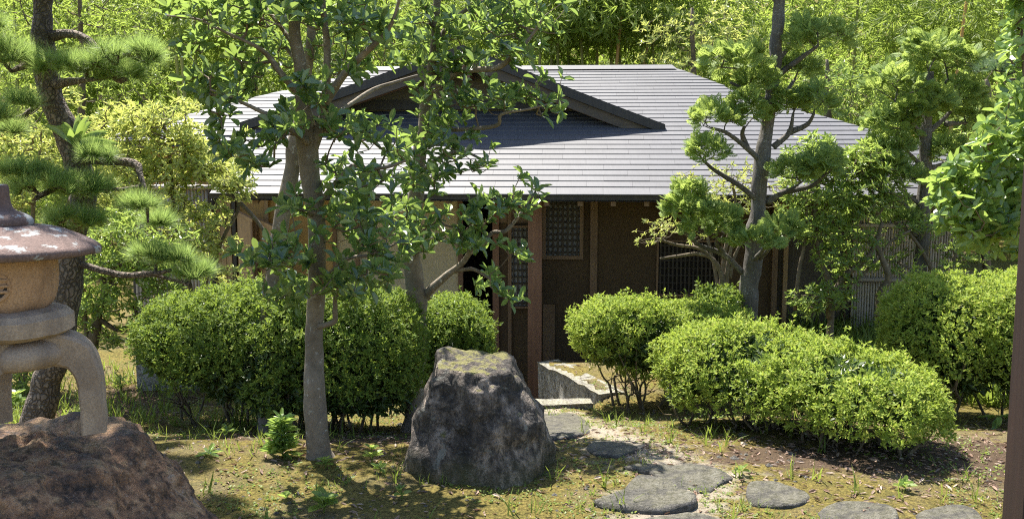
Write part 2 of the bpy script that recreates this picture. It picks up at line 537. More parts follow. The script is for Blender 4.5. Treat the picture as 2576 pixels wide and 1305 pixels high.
M['lantern_body'] = lantern_mat('tan_lantern_stone', (.42, .25, .145), (.51, .33, .205), (.17, .10, .065))
M['lantern_leg'] = lantern_mat('pinkish_lantern_stone', (.36, .27, .20), (.45, .35, .265), (.16, .12, .095))

def bamboo_mat(name, c0, c1):
    m, nt, b, out = newmat(name)
    oi = nt.nodes.new("ShaderNodeObjectInfo")
    n1 = noise(nt, objco(nt, (1, 1, .15)), 30, 4)
    c = mix(nt, n1, c0, c1)
    c = mix(nt, math_n(nt, 'MULTIPLY', oi.outputs["Random"], .55), c, tuple(x * .5 for x in c0))
    nt.links.new(c, b.inputs["Base Color"]); b.inputs["Roughness"].default_value = .5
    return m
M['bamboo_dry'] = bamboo_mat('weathered_bamboo', (.36, .31, .26), (.5, .44, .37))
M['culm'] = bamboo_mat('bamboo_culm', (.22, .24, .06), (.34, .33, .10))
M['culm_dry'] = bamboo_mat('dry_bamboo_culm', (.44, .25, .07), (.52, .31, .10))

def ground_mat():
    m, nt, b, out = newmat('mossy_ground')
    co = objco(nt)
    n1 = noise(nt, co, 1.3, 6, .62, .3); n2 = noise(nt, co, 9, 6, .65); n3 = noise(nt, co, 60, 5, .75); n4 = noise(nt, co, 160, 3, .7)
    moss = mix(nt, ramp(nt, n3, [(.35, 0), (.65, 1)]), (.052, .041, .014), (.34, .27, .075))
    moss = mix(nt, ramp(nt, n2, [(.45, 0), (.7, .6)]), moss, (.085, .10, .025))
    sand = mix(nt, n4, (.27, .225, .165), (.52, .455, .36))
    dirt = mix(nt, n3, (.05, .034, .022), (.18, .125, .08))
    ap = nt.nodes.new("ShaderNodeAttribute"); ap.attribute_name = "path"
    al = nt.nodes.new("ShaderNodeAttribute"); al.attribute_name = "litter"
    f1 = ramp(nt, math_n(nt, 'ADD', ap.outputs["Fac"], math_n(nt, 'MULTIPLY', math_n(nt, 'SUBTRACT', n2, .5), 1.6)), [(.42, 0), (.72, 1)])
    f2 = ramp(nt, math_n(nt, 'ADD', al.outputs["Fac"], math_n(nt, 'MULTIPLY', math_n(nt, 'SUBTRACT', n2, .5), 1.5)), [(.4, 0), (.62, 1)])
    c = mix(nt, ramp(nt, n1, [(.5, 0), (.68, .7)]), moss, mix(nt, ramp(nt, n4, [(.35, 0), (.65, 1)]), (.10, .078, .052), (.33, .27, .19)))
    c = mix(nt, f1, c, sand)
    c = mix(nt, f2, c, dirt)
    nt.links.new(c, b.inputs["Base Color"]); b.inputs["Roughness"].default_value = .95
    b.inputs["Specular IOR Level"].default_value = .15
    bump(nt, b, mix(nt, .35, n3, n2), 1.0, .05)
    return m
M['ground'] = ground_mat()
# ------------------------------------------------------------------ ground
PIT = [(-1.3, 7.56), (.66, 7.56), (.76, 7.68), (.28, 8.86), (1.75, 8.80), (1.75, 10.9), (-1.3, 10.9)]

def g0(x, y):
    x = np.asarray(x, float); y = np.asarray(y, float)
    z = -.36 * sstep(4.9, 7.6, y)
    z = z + .10 * np.clip(y - 17, 0, 8) + .45 * np.clip(y - 25, 0, 40)
    z = z + .05 * np.exp(-(((x - 1.9) / 1.1) ** 2 + ((y - 5.9) / .7) ** 2)) * (y < 9)
    z = z + .065 * sstep(.3, .6, x + .42 * (y - 8.2)) * sstep(7.55, 7.85, y) * (1 - sstep(9.0, 9.3, y)) * (1 - sstep(1.8, 2.6, x))
    p = np.stack([x * 1.1, y * 1.1, 0 * x], -1)
    z = z + .03 * vnoise(p, 5) + .012 * vnoise(p * 4.3, 6) + .006 * vnoise(p * 13, 8)
    return z

def g(x, y):
    z = g0(x, y)
    return np.where(in_poly(x, y, PIT), -.95, z)

def on_ground(px, py):
    r = ray(px, py)
    D = np.arange(2.0, 15, .01)
    p = np.array([0, 0, CAM_Z]) + r[None] * (D / r[1])[:, None]
    hit = np.nonzero(p[:, 2] <= g0(p[:, 0], p[:, 1]))[0]
    return p[hit[0]].copy() if len(hit) else at(px, py, 15)

STONES = [
    [(1352, 1045), (1400, 1040), (1450, 1045), (1490, 1075), (1470, 1095), (1400, 1108), (1362, 1100)],
    [(1465, 1128), (1500, 1118), (1560, 1114), (1600, 1122), (1605, 1135), (1560, 1152), (1500, 1148)],
    [(1565, 1180), (1610, 1170), (1700, 1168), (1780, 1176), (1850, 1200), (1815, 1225), (1770, 1243), (1700, 1230), (1640, 1200)],
    [(1490, 1275), (1560, 1250), (1600, 1215), (1650, 1210), (1720, 1230), (1757, 1260), (1745, 1288), (1650, 1295), (1540, 1286)],
    [(1870, 1250), (1890, 1222), (1950, 1218), (2030, 1240), (2040, 1262), (1990, 1280), (1900, 1275)],
    [(2050, 1295), (2090, 1270), (2170, 1265), (2240, 1280), (2265, 1310), (2180, 1340), (2080, 1335)],
    [(2300, 1300), (2350, 1280), (2410, 1272), (2460, 1295), (2480, 1330), (2400, 1350), (2320, 1340)],
    [(1590, 1312), (1660, 1303), (1760, 1304), (1830, 1318), (1800, 1350), (1640, 1350)],
]
STONE_LABELS = [
    'grey stepping stone nearest the bright slab at the entrance steps',
    'small flat grey stepping stone second from the entrance slab',
    'long pale grey stepping stone half in the hedge shadow',
    'large pointed grey stepping stone in the sun at the front of the path',
    'dark stepping stone in dappled shade under the front azalea hedge',
    'dark rounded stepping stone at the bottom edge below the azalea hedge',
    'grey stepping stone at the bottom edge near the brown post',
    'stepping stone cut off by the bottom edge below the large pointed one',
]

def axis(lo, hi, step, far_lo, far_hi):
    core = np.arange(lo, hi + 1e-6, step)
    def out(s, e):
        r = []; d = step
        x = s
        while abs(x - s) < abs(e - s):
            d *= 1.35; x = x + d * np.sign(e - s); r.append(x)
        return r
    return np.array(sorted(out(lo, far_lo)) + list(core) + out(hi, far_hi))

gx = axis(-5.2, 4.6, .05, -220, 220)
gy = axis(3.0, 11.0, .05, -60, 300)
GX, GY = np.meshgrid(gx, gy)
GZ = g(GX, GY)
mb = MB()
nx, ny = len(gx), len(gy)
ii = (np.arange(ny - 1)[:, None] * nx + np.arange(nx - 1)[None])
mb.add(np.stack([GX, GY, GZ], -1).reshape(-1, 3), np.stack([ii, ii + 1, ii + nx + 1, ii + nx], -1).reshape(-1, 4))
ground = solo('ground', mb, M['ground'], (0, 0, 0), kind='structure', smooth=True)
# where feet keep the soil bare, and where the leaf litter lies
cents = [np.mean([on_ground(*p)[:2] for p in s], 0) for s in STONES]
pl = np.array([[.15, 7.5], cents[0], cents[1], cents[2], cents[3], cents[3] + [-.25, -.8]])
def dist_poly(X, Y, P):
    d = np.full(X.shape, 1e9)
    for a, b in zip(P[:-1], P[1:]):
        t = np.clip(((X - a[0]) * (b[0] - a[0]) + (Y - a[1]) * (b[1] - a[1])) / ((b - a) ** 2).sum(), 0, 1)
        d = np.minimum(d, np.hypot(X - a[0] - t * (b[0] - a[0]), Y - a[1] - t * (b[1] - a[1])))
    return d
path_a = np.clip(.82 - dist_poly(GX - .12, GY, pl) / .75, 0, 1)
def blob(cx, cy, rx, ry): return np.exp(-(((GX - cx) / rx) ** 2 + ((GY - cy) / ry) ** 2))
lit_a = np.clip(blob(1.85, 5.15, .95, .33) * 1.0 + blob(2.7, 5.3, .5, .9) * .6 + blob(-1.1, 5.9, .9, .5) * .9 + blob(-3.2, 7.6, .9, .8) * .9, 0, 1)
far = sstep(11, 14, GY)
for nm, arr in (("path", path_a), ("litter", np.clip(lit_a + far * .2, 0, 1))):
    at_ = ground.data.attributes.new(nm, 'FLOAT', 'POINT')
    at_.data.foreach_set("value", arr.reshape(-1).astype(np.float32))

# ------------------------------------------------------------------ the tea house
HA = math.radians(4.0)
EU = np.array([math.cos(HA), -math.sin(HA)]); EV = np.array([math.sin(HA), math.cos(HA)])
HO = np.array([0.0, 9.5])
def H(P):
    P = np.asarray(P, float)
    xy = HO + P[..., 0:1] * EU + P[..., 1:2] * EV
    return np.concatenate([xy, P[..., 2:3]], -1)
def hp(px, py, v):
    r = ray(px, py); o = np.array([0, 0, CAM_Z])
    t = (v - np.dot(o[:2] - HO, EV)) / np.dot(r[:2], EV)
    p = o + r * t
    return float(np.dot(p[:2] - HO, EU)), float(p[2])
RUN = 3.5
ZE = hp(1288, 487, 0)[1]
ZR = hp(1500, 170, RUN)[1]
def zroof(v):
    s = np.asarray(v, float) / RUN
    return ZE + (ZR - ZE) * (s + .13 * s * (1 - s))
def hroof(px, py):
    for v in np.arange(-.2, RUN, .01):
        u, z = hp(px, py, v)
        if z <= float(zroof(v)): return u, float(v)
    return hp(px, py, RUN)[0], RUN
uRr = hp(1690, 186, RUN)[0]
pR = [hroof(2310, 365), hroof(1880, 240)]
hip_v = np.array([0.0, pR[0][1], pR[1][1], RUN])
sl = (pR[0][0] - pR[1][0]) / (pR[1][1] - pR[0][1])
hip_u = np.array([pR[0][0] + pR[0][1] * sl, pR[0][0], pR[1][0], min(uRr, pR[1][0] - .1)])
pL = [hroof(445, 297), hroof(640, 247)]
slL = max(.7, (pL[1][0] - pL[0][0]) / max(.05, pL[1][1] - pL[0][1])); slL = min(slL, 1.3)
VSET = 1.15
def uRt(v): return np.interp(v, hip_v, hip_u)
def uLhip(v): return pL[0][0] + (np.asarray(v) - pL[0][1]) * slL
USK = hp(530, 486, 0)[0]
def uLt(v): return np.where(np.asarray(v) < VSET, USK, uLhip(v))

house = thing('tea_house', 'low Japanese tea house with grey slate roof and shaded brown earth walls', 'house', H([0, 3.5, -.4]))

# roof sheets (battens) under the slates
mb = MB()
vs = np.concatenate([[0, .4, .8, VSET - 1e-4], np.linspace(VSET, RUN, 9)])
th = .07
rows = []
for v in vs:
    rows.append([[float(uLt(v)), v, float(zroof(v)) - .006], [float(uRt(v)), v, float(zroof(v)) - .006]])
rows = np.array(rows)
for off in (0, -th):
    R_ = rows.copy(); R_[..., 2] += off
    F = [[2 * i, 2 * i + 1, 2 * i + 3, 2 * i + 2] for i in range(len(vs) - 1)]
    mb.add(H(R_.reshape(-1, 3)), F)
# back slope, then the two side slopes
vb = np.linspace(0, RUN, 8)
B = np.array([[[float(uLhip(v)), 2 * RUN - v, float(zroof(v)) - .006], [float(uRt(v)), 2 * RUN - v, float(zroof(v)) - .006]] for v in vb])
mb.add(H(B.reshape(-1, 3)), [[2 * i, 2 * i + 2, 2 * i + 3, 2 * i + 1] for i in range(7)])
for ff, v0 in ((uRt, 0.0), (uLhip, VSET)):
    vv = np.linspace(v0, RUN, 8)
    S_ = np.array([[[float(ff(v)), v, float(zroof(v)) - .006], [float(ff(v)), 2 * RUN - v, float(zroof(v)) - .006]] for v in vv])
    mb.add(H(S_.reshape(-1, 3)), [[2 * i, 2 * i + 1, 2 * i + 3, 2 * i + 2] for i in range(7)])
# ridge cap
uLr = float(uLhip(RUN)); uRr2 = float(uRt(RUN))
for s in (-1, 1):
    q = np.array([[uLr, RUN, ZR + .03], [uRr2, RUN, ZR + .03], [uRr2 + .05, RUN + s * .16, ZR - .035], [uLr - .05, RUN + s * .16, ZR - .035]])
    mb.add(H(q), [[0, 1, 2, 3]])
roof = part('roof', mb, M['slate'], house)

EXP = .113; TW = .46; TT = .012
nrow = int(RUN / EXP)
tiles = []
peak_u = hp(1165, 122, 1.45)[0]
for k in range(nrow):
    v0 = k * EXP - (.03 if k == 0 else 0); v1 = min(k * EXP + EXP * 1.22, RUN)
    vm = k * EXP + EXP
    off = (k % 2) * TW * .5 + random.uniform(-.05, .05)
    n0 = int(math.floor((float(uLt(max(v0, 0))) - off) / TW)) - 3
    n1 = int(math.ceil((float(uRt(max(v0, 0))) - off) / TW)) + 1
    for j in range(n0, n1):
        a, b = off + j * TW + .0008, off + (j + 1) * TW - .0008
        l0, r0 = float(uLt(max(v0, 0))), float(uRt(max(v0, 0)))
        l1, r1 = float(uLt(min(v1, RUN))), float(uRt(min(v1, RUN)))
        if v0 < VSET <= v1: l1 = l0
        a0, b0 = max(a, l0), min(b, r0); a1, b1 = max(a, l1), min(b, r1)
        if b0 - a0 < .02 or b1 - a1 < .0: continue
        b1 = max(b1, a1 + .001)
        dz = random.uniform(0, .002); t = TT + dz
        z0, z1 = float(zroof(v0)), float(zroof(v1))
        zz = float(zroof(v1)) - (z1 - z0) * .0
        V = np.array([[a0, v0, z0 + .001], [b0, v0, z0 + .001], [b1, v1, z1 - .002], [a1, v1, z1 - .002],
                      [a0, v0, z0 + t], [b0, v0, z0 + t], [b1, v1, z1 + .003], [a1, v1, z1 + .003]])
        um = (a0 + b0) / 2
        hid = v0 > 1.9 and abs(um - peak_u) < 2.4 - (v0 - 1.45) * 1.15
        tiles.append((hid, k, H(V)))
tiles.sort(key=lambda t: (t[0], t[1]))
for hid, k, V in tiles[:300]:
    part('slate', MB().hexa(V), M['slate'], roof)
mb = MB()
for hid, k, V in tiles[300:]: mb.hexa(V)
part('slates', mb, M['slate'], roof, kind='stuff')

# front gable
VG = 1.42
gu, gz = hp(1165, 121, VG)
ru, rz = hp(1672, 341, VG); rz = float(zroof(VG)) + .02
lu, lz = hp(606, 301, VG); lz = float(zroof(VG)) + .05
def gable_line(u):           # height of the upper edge of the gable roof, slightly swept
    u = np.asarray(u, float)
    tr = np.clip((u - gu) / (ru - gu), 0, 1); tl = np.clip((gu - u) / (gu - lu), 0, 1)
    t = np.where(u > gu, tr, tl); zf = np.where(u > gu, rz, lz)
    return gz + (zf - gz) * (t + .06 * t * (1 - t))
mb = MB()
for (ua, ub) in ((lu, gu), (gu, ru)):
    us = np.linspace(ua, ub, 9)
    for off in (.0, -.06):
        V = np.array([[[u, VG, float(gable_line(u)) + off], [u, RUN + .3, float(gable_line(u)) + off]] for u in us])
        mb.add(H(V.reshape(-1, 3)), [[2 * i, 2 * i + 1, 2 * i + 3, 2 * i + 2] for i in range(8)])
part('gable_roof', mb, M['slate'], house)
def strip(ua, ub, v0, v1, top, bot, n=12):
    """a board that follows the gable edge, from ua to ub"""
    m = MB()
    us = np.linspace(ua, ub, n)
    for a, b in zip(us[:-1], us[1:]):
        za, zb = float(gable_line(a)), float(gable_line(b))
        m.hexa(H(np.array([[a, v0, za - bot], [b, v0, zb - bot], [b, v1, zb - bot], [a, v1, za - bot],
                           [a, v0, za - top], [b, v0, zb - top], [b, v1, zb - top], [a, v1, za - top]])))
    return m
for (ua, ub) in ((lu, gu), (gu, ru)):
    part('gable_edge', strip(ua, ub, VG - .05, VG + .12, -.03, .075), M['wood_dark'], house)
    part('bargeboard', strip(ua * .97 + ub * .03, ub * .97 + ua * .03 if ua < gu - .1 else ub, VG + .0, VG + .04, .077, .19), M['wood_bargeboard'], house)
    ra, rb = (ua + (ub - ua) * .25, ub) if ub == gu else (ua, ub - (ub - ua) * .25)
    part('purlin_board', strip(ra, rb, VG + .14, VG + .19, .064, .19), M['wood_rail'], house)
# gable pendant and beam, gable wall
VW = VG + .5
m = MB(); q = []
us = np.linspace(lu + .3, ru - .25, 15)
m2 = []
for a, b in zip(us[:-1], us[1:]):
    za, zb = max(float(gable_line(a)) - .062, 0), max(float(gable_line(b)) - .062, 0)
    zb0 = float(zroof(VW)) - .05
    if za < zb0 + .02 and zb < zb0 + .02: continue
    m.hexa(H(np.array([[a, VW, zb0], [b, VW, zb0], [b, VW + .06, zb0], [a, VW + .06, zb0],
                       [a, VW, max(za, zb0 + .01)], [b, VW, max(zb, zb0 + .01)], [b, VW + .06, max(zb, zb0 + .01)], [a, VW + .06, max(za, zb0 + .01)]])))
part('gable_wall', m, M['gable_plaster'], house)
zb0 = float(zroof(VW))
part('gable_beam', MB().box((gu - 1.45, VW - .06, zb0 + .02), (gu + 1.25, VW - .004, zb0 + .12), H), M['wood_dark'], house)
part('ridge_pole_end', MB().box((gu - .07, VG + .02, gz - .33), (gu + .07, VG + .5, gz - .15), H), M['wood_red'], house)

# eave: fascia, soffit, rafters
VWALL = 1.1
uE0, uE1 = USK, float(uRt(0))
part('fascia', MB().box((uE0, -.012, ZE - .062), (uE1, .03, ZE - .012), H), M['wood_dark'], house)
for i in range(26):
    u = uE0 + .12 + i * (uE1 - uE0 - .24) / 25
    if u > float(uRt(VWALL)) - .06: continue
    z0, z1 = float(zroof(.04)) - .082, float(zroof(VWALL)) - .082
    part('rafter', MB().hexa(H(np.array([[u - .025, .04, z0 - .06], [u + .025, .04, z0 - .06], [u + .025, VWALL, z1 - .06], [u - .025, VWALL, z1 - .06],
                                         [u - .025, .04, z0], [u + .025, .04, z0], [u + .025, VWALL, z1], [u - .025, VWALL, z1]]))), M['wood_brown'], house)
# walls: px ranges at the wall plane
ZT = float(zroof(VWALL)) - .09
def upx(px, v=VWALL): return hp(px, 600, v)[0]
def wall(px0, px1, mat, z0=-1.0, z1=None, v=VWALL, t=.07, name='wall'):
    return part(name, MB().box((upx(px0, v), v, z0), (upx(px1, v), v + t, ZT if z1 is None else z1), H), mat, house)
wall(524, 843, M['plaster_ochre'])
wall(843, 1160, M['plaster_ochre'], -1.0, hp(1000, 762, VWALL)[1])
wall(1362, 1655, M['plaster_brown'])
wall(1655, 1812, M['plaster_brown'], hp(1700, 605, VWALL)[1])
wall(1655, 1812, M['plaster_brown'], -1.0, hp(1700, 745, VWALL)[1])
wall(1812, 1946, M['plaster_brown'])
wall(1960, 2132, M['plaster_grey'])
# paper panels in the opening on the left
def panel(px0, px1, py0, py1, v, mat, name, t=.02):
    u0 = hp(px0, py0, v)[0]; u1 = hp(px1, py0, v)[0]; z1 = hp(px0, py0, v)[1]; z0 = hp(px0, py1, v)[1]
    return MB().box((u0, v, z0), (u1, v + t, z1), H)
for (a, b) in ((845, 893), (901, 1152)):
    p_ = part('paper_panel', panel(a, b, 505, 747, VWALL + .02, M['paper'], ''), M['paper'], house)
part('sill', panel(840, 1165, 747, 764, VWALL - .05, None, '', .1), M['wood_rail'], house)
for px, w, v, mt in ((897, 9, VWALL - .02, 'wood_brown'), (1158, 12, VWALL - .03, 'wood_rail'), (841, 9, VWALL - .02, 'wood_brown'), (672, 9, VWALL - .03, 'wood_tan'),
                     (1494, 18, VWALL - .04, 'wood_brown'), (1952, 14, VWALL - .05, 'wood_brown'), (1979, 11, VWALL - .04, 'wood_tan'), (2140, 18, VWALL - .06, 'wood_red'),
                     (1247, 16, VWALL - .3, 'wood_red'), (1282, 9, VWALL - .31, 'wood_brown')):
    u0, u1 = upx(px - w / 2, v), upx(px + w / 2, v)
    part('post', MB().box((u0, v, -1.0), (u1, v + max(.06, u1 - u0), ZT + .02 - (.12 if v < VWALL - .2 else 0)), H), M[mt], house)
# big corner pillar of the entrance
u0, u1 = upx(1328, .32), upx(1363, .32)
part('pillar', MB().box((u0, .32, -1.0), (u1, .32 + (u1 - u0), float(zroof(.32)) - .09), H), M['wood_red'], house)
# door leaf with lattice beside the pillar
part('door_panel', panel(1255, 1330, 560, 985, VWALL - .26, None, '', .03), M['plaster_brown'], house)
part('door_panel', panel(1255, 1330, 500, 560, VWALL - .26, None, '', .03), M['wood_brown'], house)

def lattice(px0, px1, py0, py1, v, nv, nh, paper, frame_mat, fw=9, bw=3.6, bh=3.6):
    u0, z1 = hp(px0, py0, v); u1, z0 = hp(px1, py1, v)
    k = (u1 - u0) / (px1 - px0)
    f = MB()
    w = fw * k
    f.box((u0 - w, v - .03, z0 - w), (u0, v + .03, z1 + w), H); f.box((u1, v - .03, z0 - w), (u1 + w, v + .03, z1 + w), H)
    f.box((u0, v - .03, z0 - w), (u1, v + .03, z0), H); f.box((u0, v - .03, z1), (u1, v + .03, z1 + w), H)
    win = part('lattice_window', f, frame_mat, house)
    part('pane', MB().box((u0, v + .012, z0), (u1, v + .018, z1), H), paper, win)
    for i in range(nv):
        u = u0 + (i + .5) * (u1 - u0) / nv
        part('lattice_bar', MB().box((u - bw * k / 2, v - .022, z0), (u + bw * k / 2, v - .008, z1), H), M['lattice'], win)
    for i in range(nh):
        z = z0 + (i + .5) * (z1 - z0) / nh
        part('lattice_bar', MB().box((u0, v - .0075, z - bh * k / 2), (u1, v + .006, z + bh * k / 2), H), M['lattice'], win)
    return win
lattice(1374, 1458, 505, 643, VWALL - .035, 7, 9, M['paper_grey'], M['wood_brown'], 9, 5.5, 5)
lattice(1657, 1810, 608, 740, VWALL + .01, 15, 7, M['void'], M['wood_brown'], 5, 4, 4)  # pane in the near-black colour, shade painted behind the bars
lattice(1287, 1340, 572, 770, VWALL - .30, 5, 12, M['paper_grey'], M['wood_brown'], 5, 3.4, 3.4)
part('kick_board', panel(1366, 1396, 765, 930, VWALL - .03, None, '', .028), M['wood_brown'], house)
# interior and the hidden sides
ul, ur = upx(524), upx(2140)
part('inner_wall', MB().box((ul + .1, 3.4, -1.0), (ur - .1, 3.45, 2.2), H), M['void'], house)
part('floor', MB().box((ul + .1, VWALL + .09, -.5), (upx(1165), 3.4, -.42), H), M['wood_brown'], house)
part('side_wall', MB().box((ul - .001, VWALL + .08, -1.0), (ul + .07, 5.8, ZT), H), M['plaster_ochre'], house)
part('side_wall', MB().box((ur, VWALL + .08, -1.0), (ur + .07, 5.8, ZT), H), M['plaster_grey'], house)
part('back_wall', MB().box((ul, 5.81, -1.0), (ur, 5.88, ZT), H), M['plaster_ochre'], house)
part('side_wall', MB().box((-4.6, 1.95, -1.0), (ul - .01, 2.02, float(zroof(1.95)) - .09), H), M['plaster_ochre'], house)
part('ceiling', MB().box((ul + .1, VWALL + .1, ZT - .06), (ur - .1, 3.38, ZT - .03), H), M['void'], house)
# cladding boards at the left corner
for i in range(4):
    a = 522 + i * 14.5
    part('cladding_board', panel(a, a + 13, 486 + i * 2, 735, VWALL - .06 - .004 * (i % 2), None, '', .025), M['wood_tan'], house)
part('corner_post', panel(581, 590, 495, 735, VWALL - .09, None, '', .06), M['wood_dark'], house)
# shutters leaning against the wall: tops slant as they stand turned towards the garden
def shutter(px0, py0, px1, py1, pyb, v0, v1, label):
    u0, z0t = hp(px0, py0, v0); u1, z1t = hp(px1, py1, v1)
    zb = -.93
    base = H([(u0 + u1) / 2, (v0 + v1) / 2, zb])
    s = thing('shutter_board', label, 'board', base, 'boards leaning by the left wall')
    d = np.array([u1 - u0, v1 - v0]); d /= np.linalg.norm(d); n = np.array([-d[1], d[0]]) * .025
    def hexb(ua, va, ub, vb, za0, za1, zb0, zb1, t):
        n_ = n / .025 * t
        return MB().hexa(H(np.array([[ua, va, za0], [ub, vb, zb0], [ub + n_[0], vb + n_[1], zb0], [ua + n_[0], va + n_[1], za0],
                                     [ua, va, za1], [ub, vb, zb1], [ub + n_[0], vb + n_[1], zb1], [ua + n_[0], va + n_[1], za1]])))
    part('board', hexb(u0, v0, u1, v1, zb, z0t, zb, z1t, .025), M['wood_tan'], s)
    e = -.006
    uo, vo = -n / .025 * .012
    part('top_rail', hexb(u0 + uo, v0 + vo, u1 + uo, v1 + vo, z0t - .03, z0t + .004, z1t - .03, z1t + .004, .05), M['wood_tan'], s)
    du = d * .03
    part('side_rail', hexb(u1 - du[0] + uo, v1 - du[1] + vo, u1 + uo, v1 + vo, zb, z1t - .031, zb, z1t - .031, .05), M['wood_brown'], s)
shutter(596, 532, 636, 552, 800, .95, .80, 'taller tan board with slanting top leaning by the left wall')
shutter(645, 549, 694, 573, 800, .92, .72, 'shorter tan board with slanting top beside the grey trunk')

# bamboo fences at both ends of the house
def bamboo_fence(px0, px1, pyt, v, nsl, rails, label, zb=-.6, skip=0):
    u0, zt = hp(px0, pyt, v); u1 = hp(px1, pyt, v)[0]
    f = thing('bamboo_fence', label, 'fence', H([(u0 + u1) / 2, v, zb]))
    w = (u1 - u0) / nsl
    for i in range(nsl):
        u = u0 + (i + .5) * w
        b = H([u, v + random.uniform(-.004, .004), zb]); t = b.copy(); t[2] = zt + random.uniform(-.02, .02)
        k = [b, b * .66 + t * .34 + np.array([random.uniform(-.003, .003), 0, 0]), b * .33 + t * .67, t]
        part('bamboo_slat', MB().tube(k, w * .46, 6), M['bamboo_dry'], f, smooth=True)
    for py in rails:
        z = hp(px0, py, v)[1]
        a, b = H([u0 - .05, v - .045, z]), H([u1 + .05, v - .045, z])
        ts = np.linspace(0, 1, 9)[:, None]
        part('rail', MB().tube(a * (1 - ts) + b * ts, .027, 8), M['bamboo_dry'], f, smooth=True)
    for u in (u0 - .02, u1 + .02):
        part('fence_post', MB().tube([H([u, v + .06, zb]), H([u, v + .06, zt + .03])], .035, 8), M['wood_dark'], f)
    return f
bamboo_fence(330, 523, 462, .95, 22, (470, 527, 606), 'weathered bamboo fence left of the house behind the pale shrub')
bamboo_fence(2152, 2420, 470, 1.0, 40, (566, 702), 'grey bamboo fence at the right end of the house')

# ------------------------------------------------------------------ stones
def sphere_dirs(n=64, m=32):
    th = np.linspace(0, math.pi, m + 1)[1:-1]; ph = np.arange(n) * 2 * math.pi / n
    T, P = np.meshgrid(th, ph, indexing='ij')
    d = np.stack([np.sin(T) * np.cos(P), np.sin(T) * np.sin(P), np.cos(T)], -1).reshape(-1, 3)
    d = np.vstack([d, [[0, 0, 1], [0, 0, -1]]])
    k = m - 1
    i = np.arange(k - 1)[:, None] * n; j = np.arange(n)[None]; j2 = (j + 1) % n
    F4 = np.stack([i + j, i + n + j, i + n + j2, i + j2], -1).reshape(-1, 4)
    top = np.stack([np.full(n, k * n), np.arange(n), (np.arange(n) + 1) % n], -1)
    b0 = (k - 1) * n
    bot = np.stack([np.full(n, k * n + 1), b0 + (np.arange(n) + 1) % n, b0 + np.arange(n)], -1)
    return d, F4, np.vstack([top, bot])

def rock(planes, sharp=14, amp=.03, seed=0, freq=3.0, n=110, m=60):
    d, F4, F3 = sphere_dirs(n, m)
    N = nrm(np.array([p[:3] for p in planes])); h = np.array([p[3] for p in planes])
    inv = np.maximum(d @ N.T, 1e-4) / h
    r = 1.0 / (np.sum(inv ** sharp, 1) ** (1 / sharp))
    P = d * r[:, None]
    ridge = 1 - np.abs(fbm(P * freq * 1.7 + 5, 3, seed + 9))
    P = P + d * (amp * fbm(P * freq + 3, 5, seed) - amp * .5 * ridge)[:, None] * 1.0
    return P, F4, F3

# standing rock in the middle
cb = on_ground(1205, 1215); cb[1] += .27
cb[2] = float(g0(cb[0], cb[1])) - .02
planes = [(.03, -.10, 1, .30), (.90, -.1, .43, .285), (-.96, -.05, .27, .315), (-.28, -.93, .24, .25), (.62, -.74, .30, .27),
          (0, 1, .15, .3), (.6, .75, .2, .3), (-.7, .7, .2, .31), (0, 0, -1, .36), (-.8, -.55, .1, .33), (.75, -.3, -.05, .38)]
P, F4, F3 = rock(planes, 60, .04, 3, 5.5)
P[:, 2] += .315
mb = MB(); mb.add(P + cb, F4); mb.f3.append(F3)
solo('standing_rock', mb, M['rock_dark'], cb, 'dark mossy standing rock with flat top beside the stepping stones', 'rock', smooth=True)

# boulder under the lantern
LD = 3.3
lb = at(60, 1300, LD); lb[1] = LD + .12
lz = at(16, 1082, LD)[2]
lb[2] = float(g0(lb[0], lb[1])) - .03
hh = lz - lb[2] - .33 - .085
planes = [(0, -.02, 1, hh + .01), (.62, -.1, .72, hh * .94 + .10), (.93, -.15, .25, .60), (.3, -.85, .5, .52), (-.2, -.95, .3, .52), (.72, -.62, .3, .58), (.45, -.45, .8, .50),
          (-.9, .1, .3, .7), (0, .9, .4, .5), (.6, .7, .4, .52), (-.5, .6, .6, .6), (0, 0, -1, .40)]
P, F4, F3 = rock(planes, 14, .04, 11, 6.5, 150, 80)
P[:, 2] += .33
mb = MB(); mb.add(P + lb, F4); mb.f3.append(F3)
solo('boulder', mb, M['rock_rust'], lb, 'big rust brown boulder carrying the stone lantern', 'rock', smooth=True)

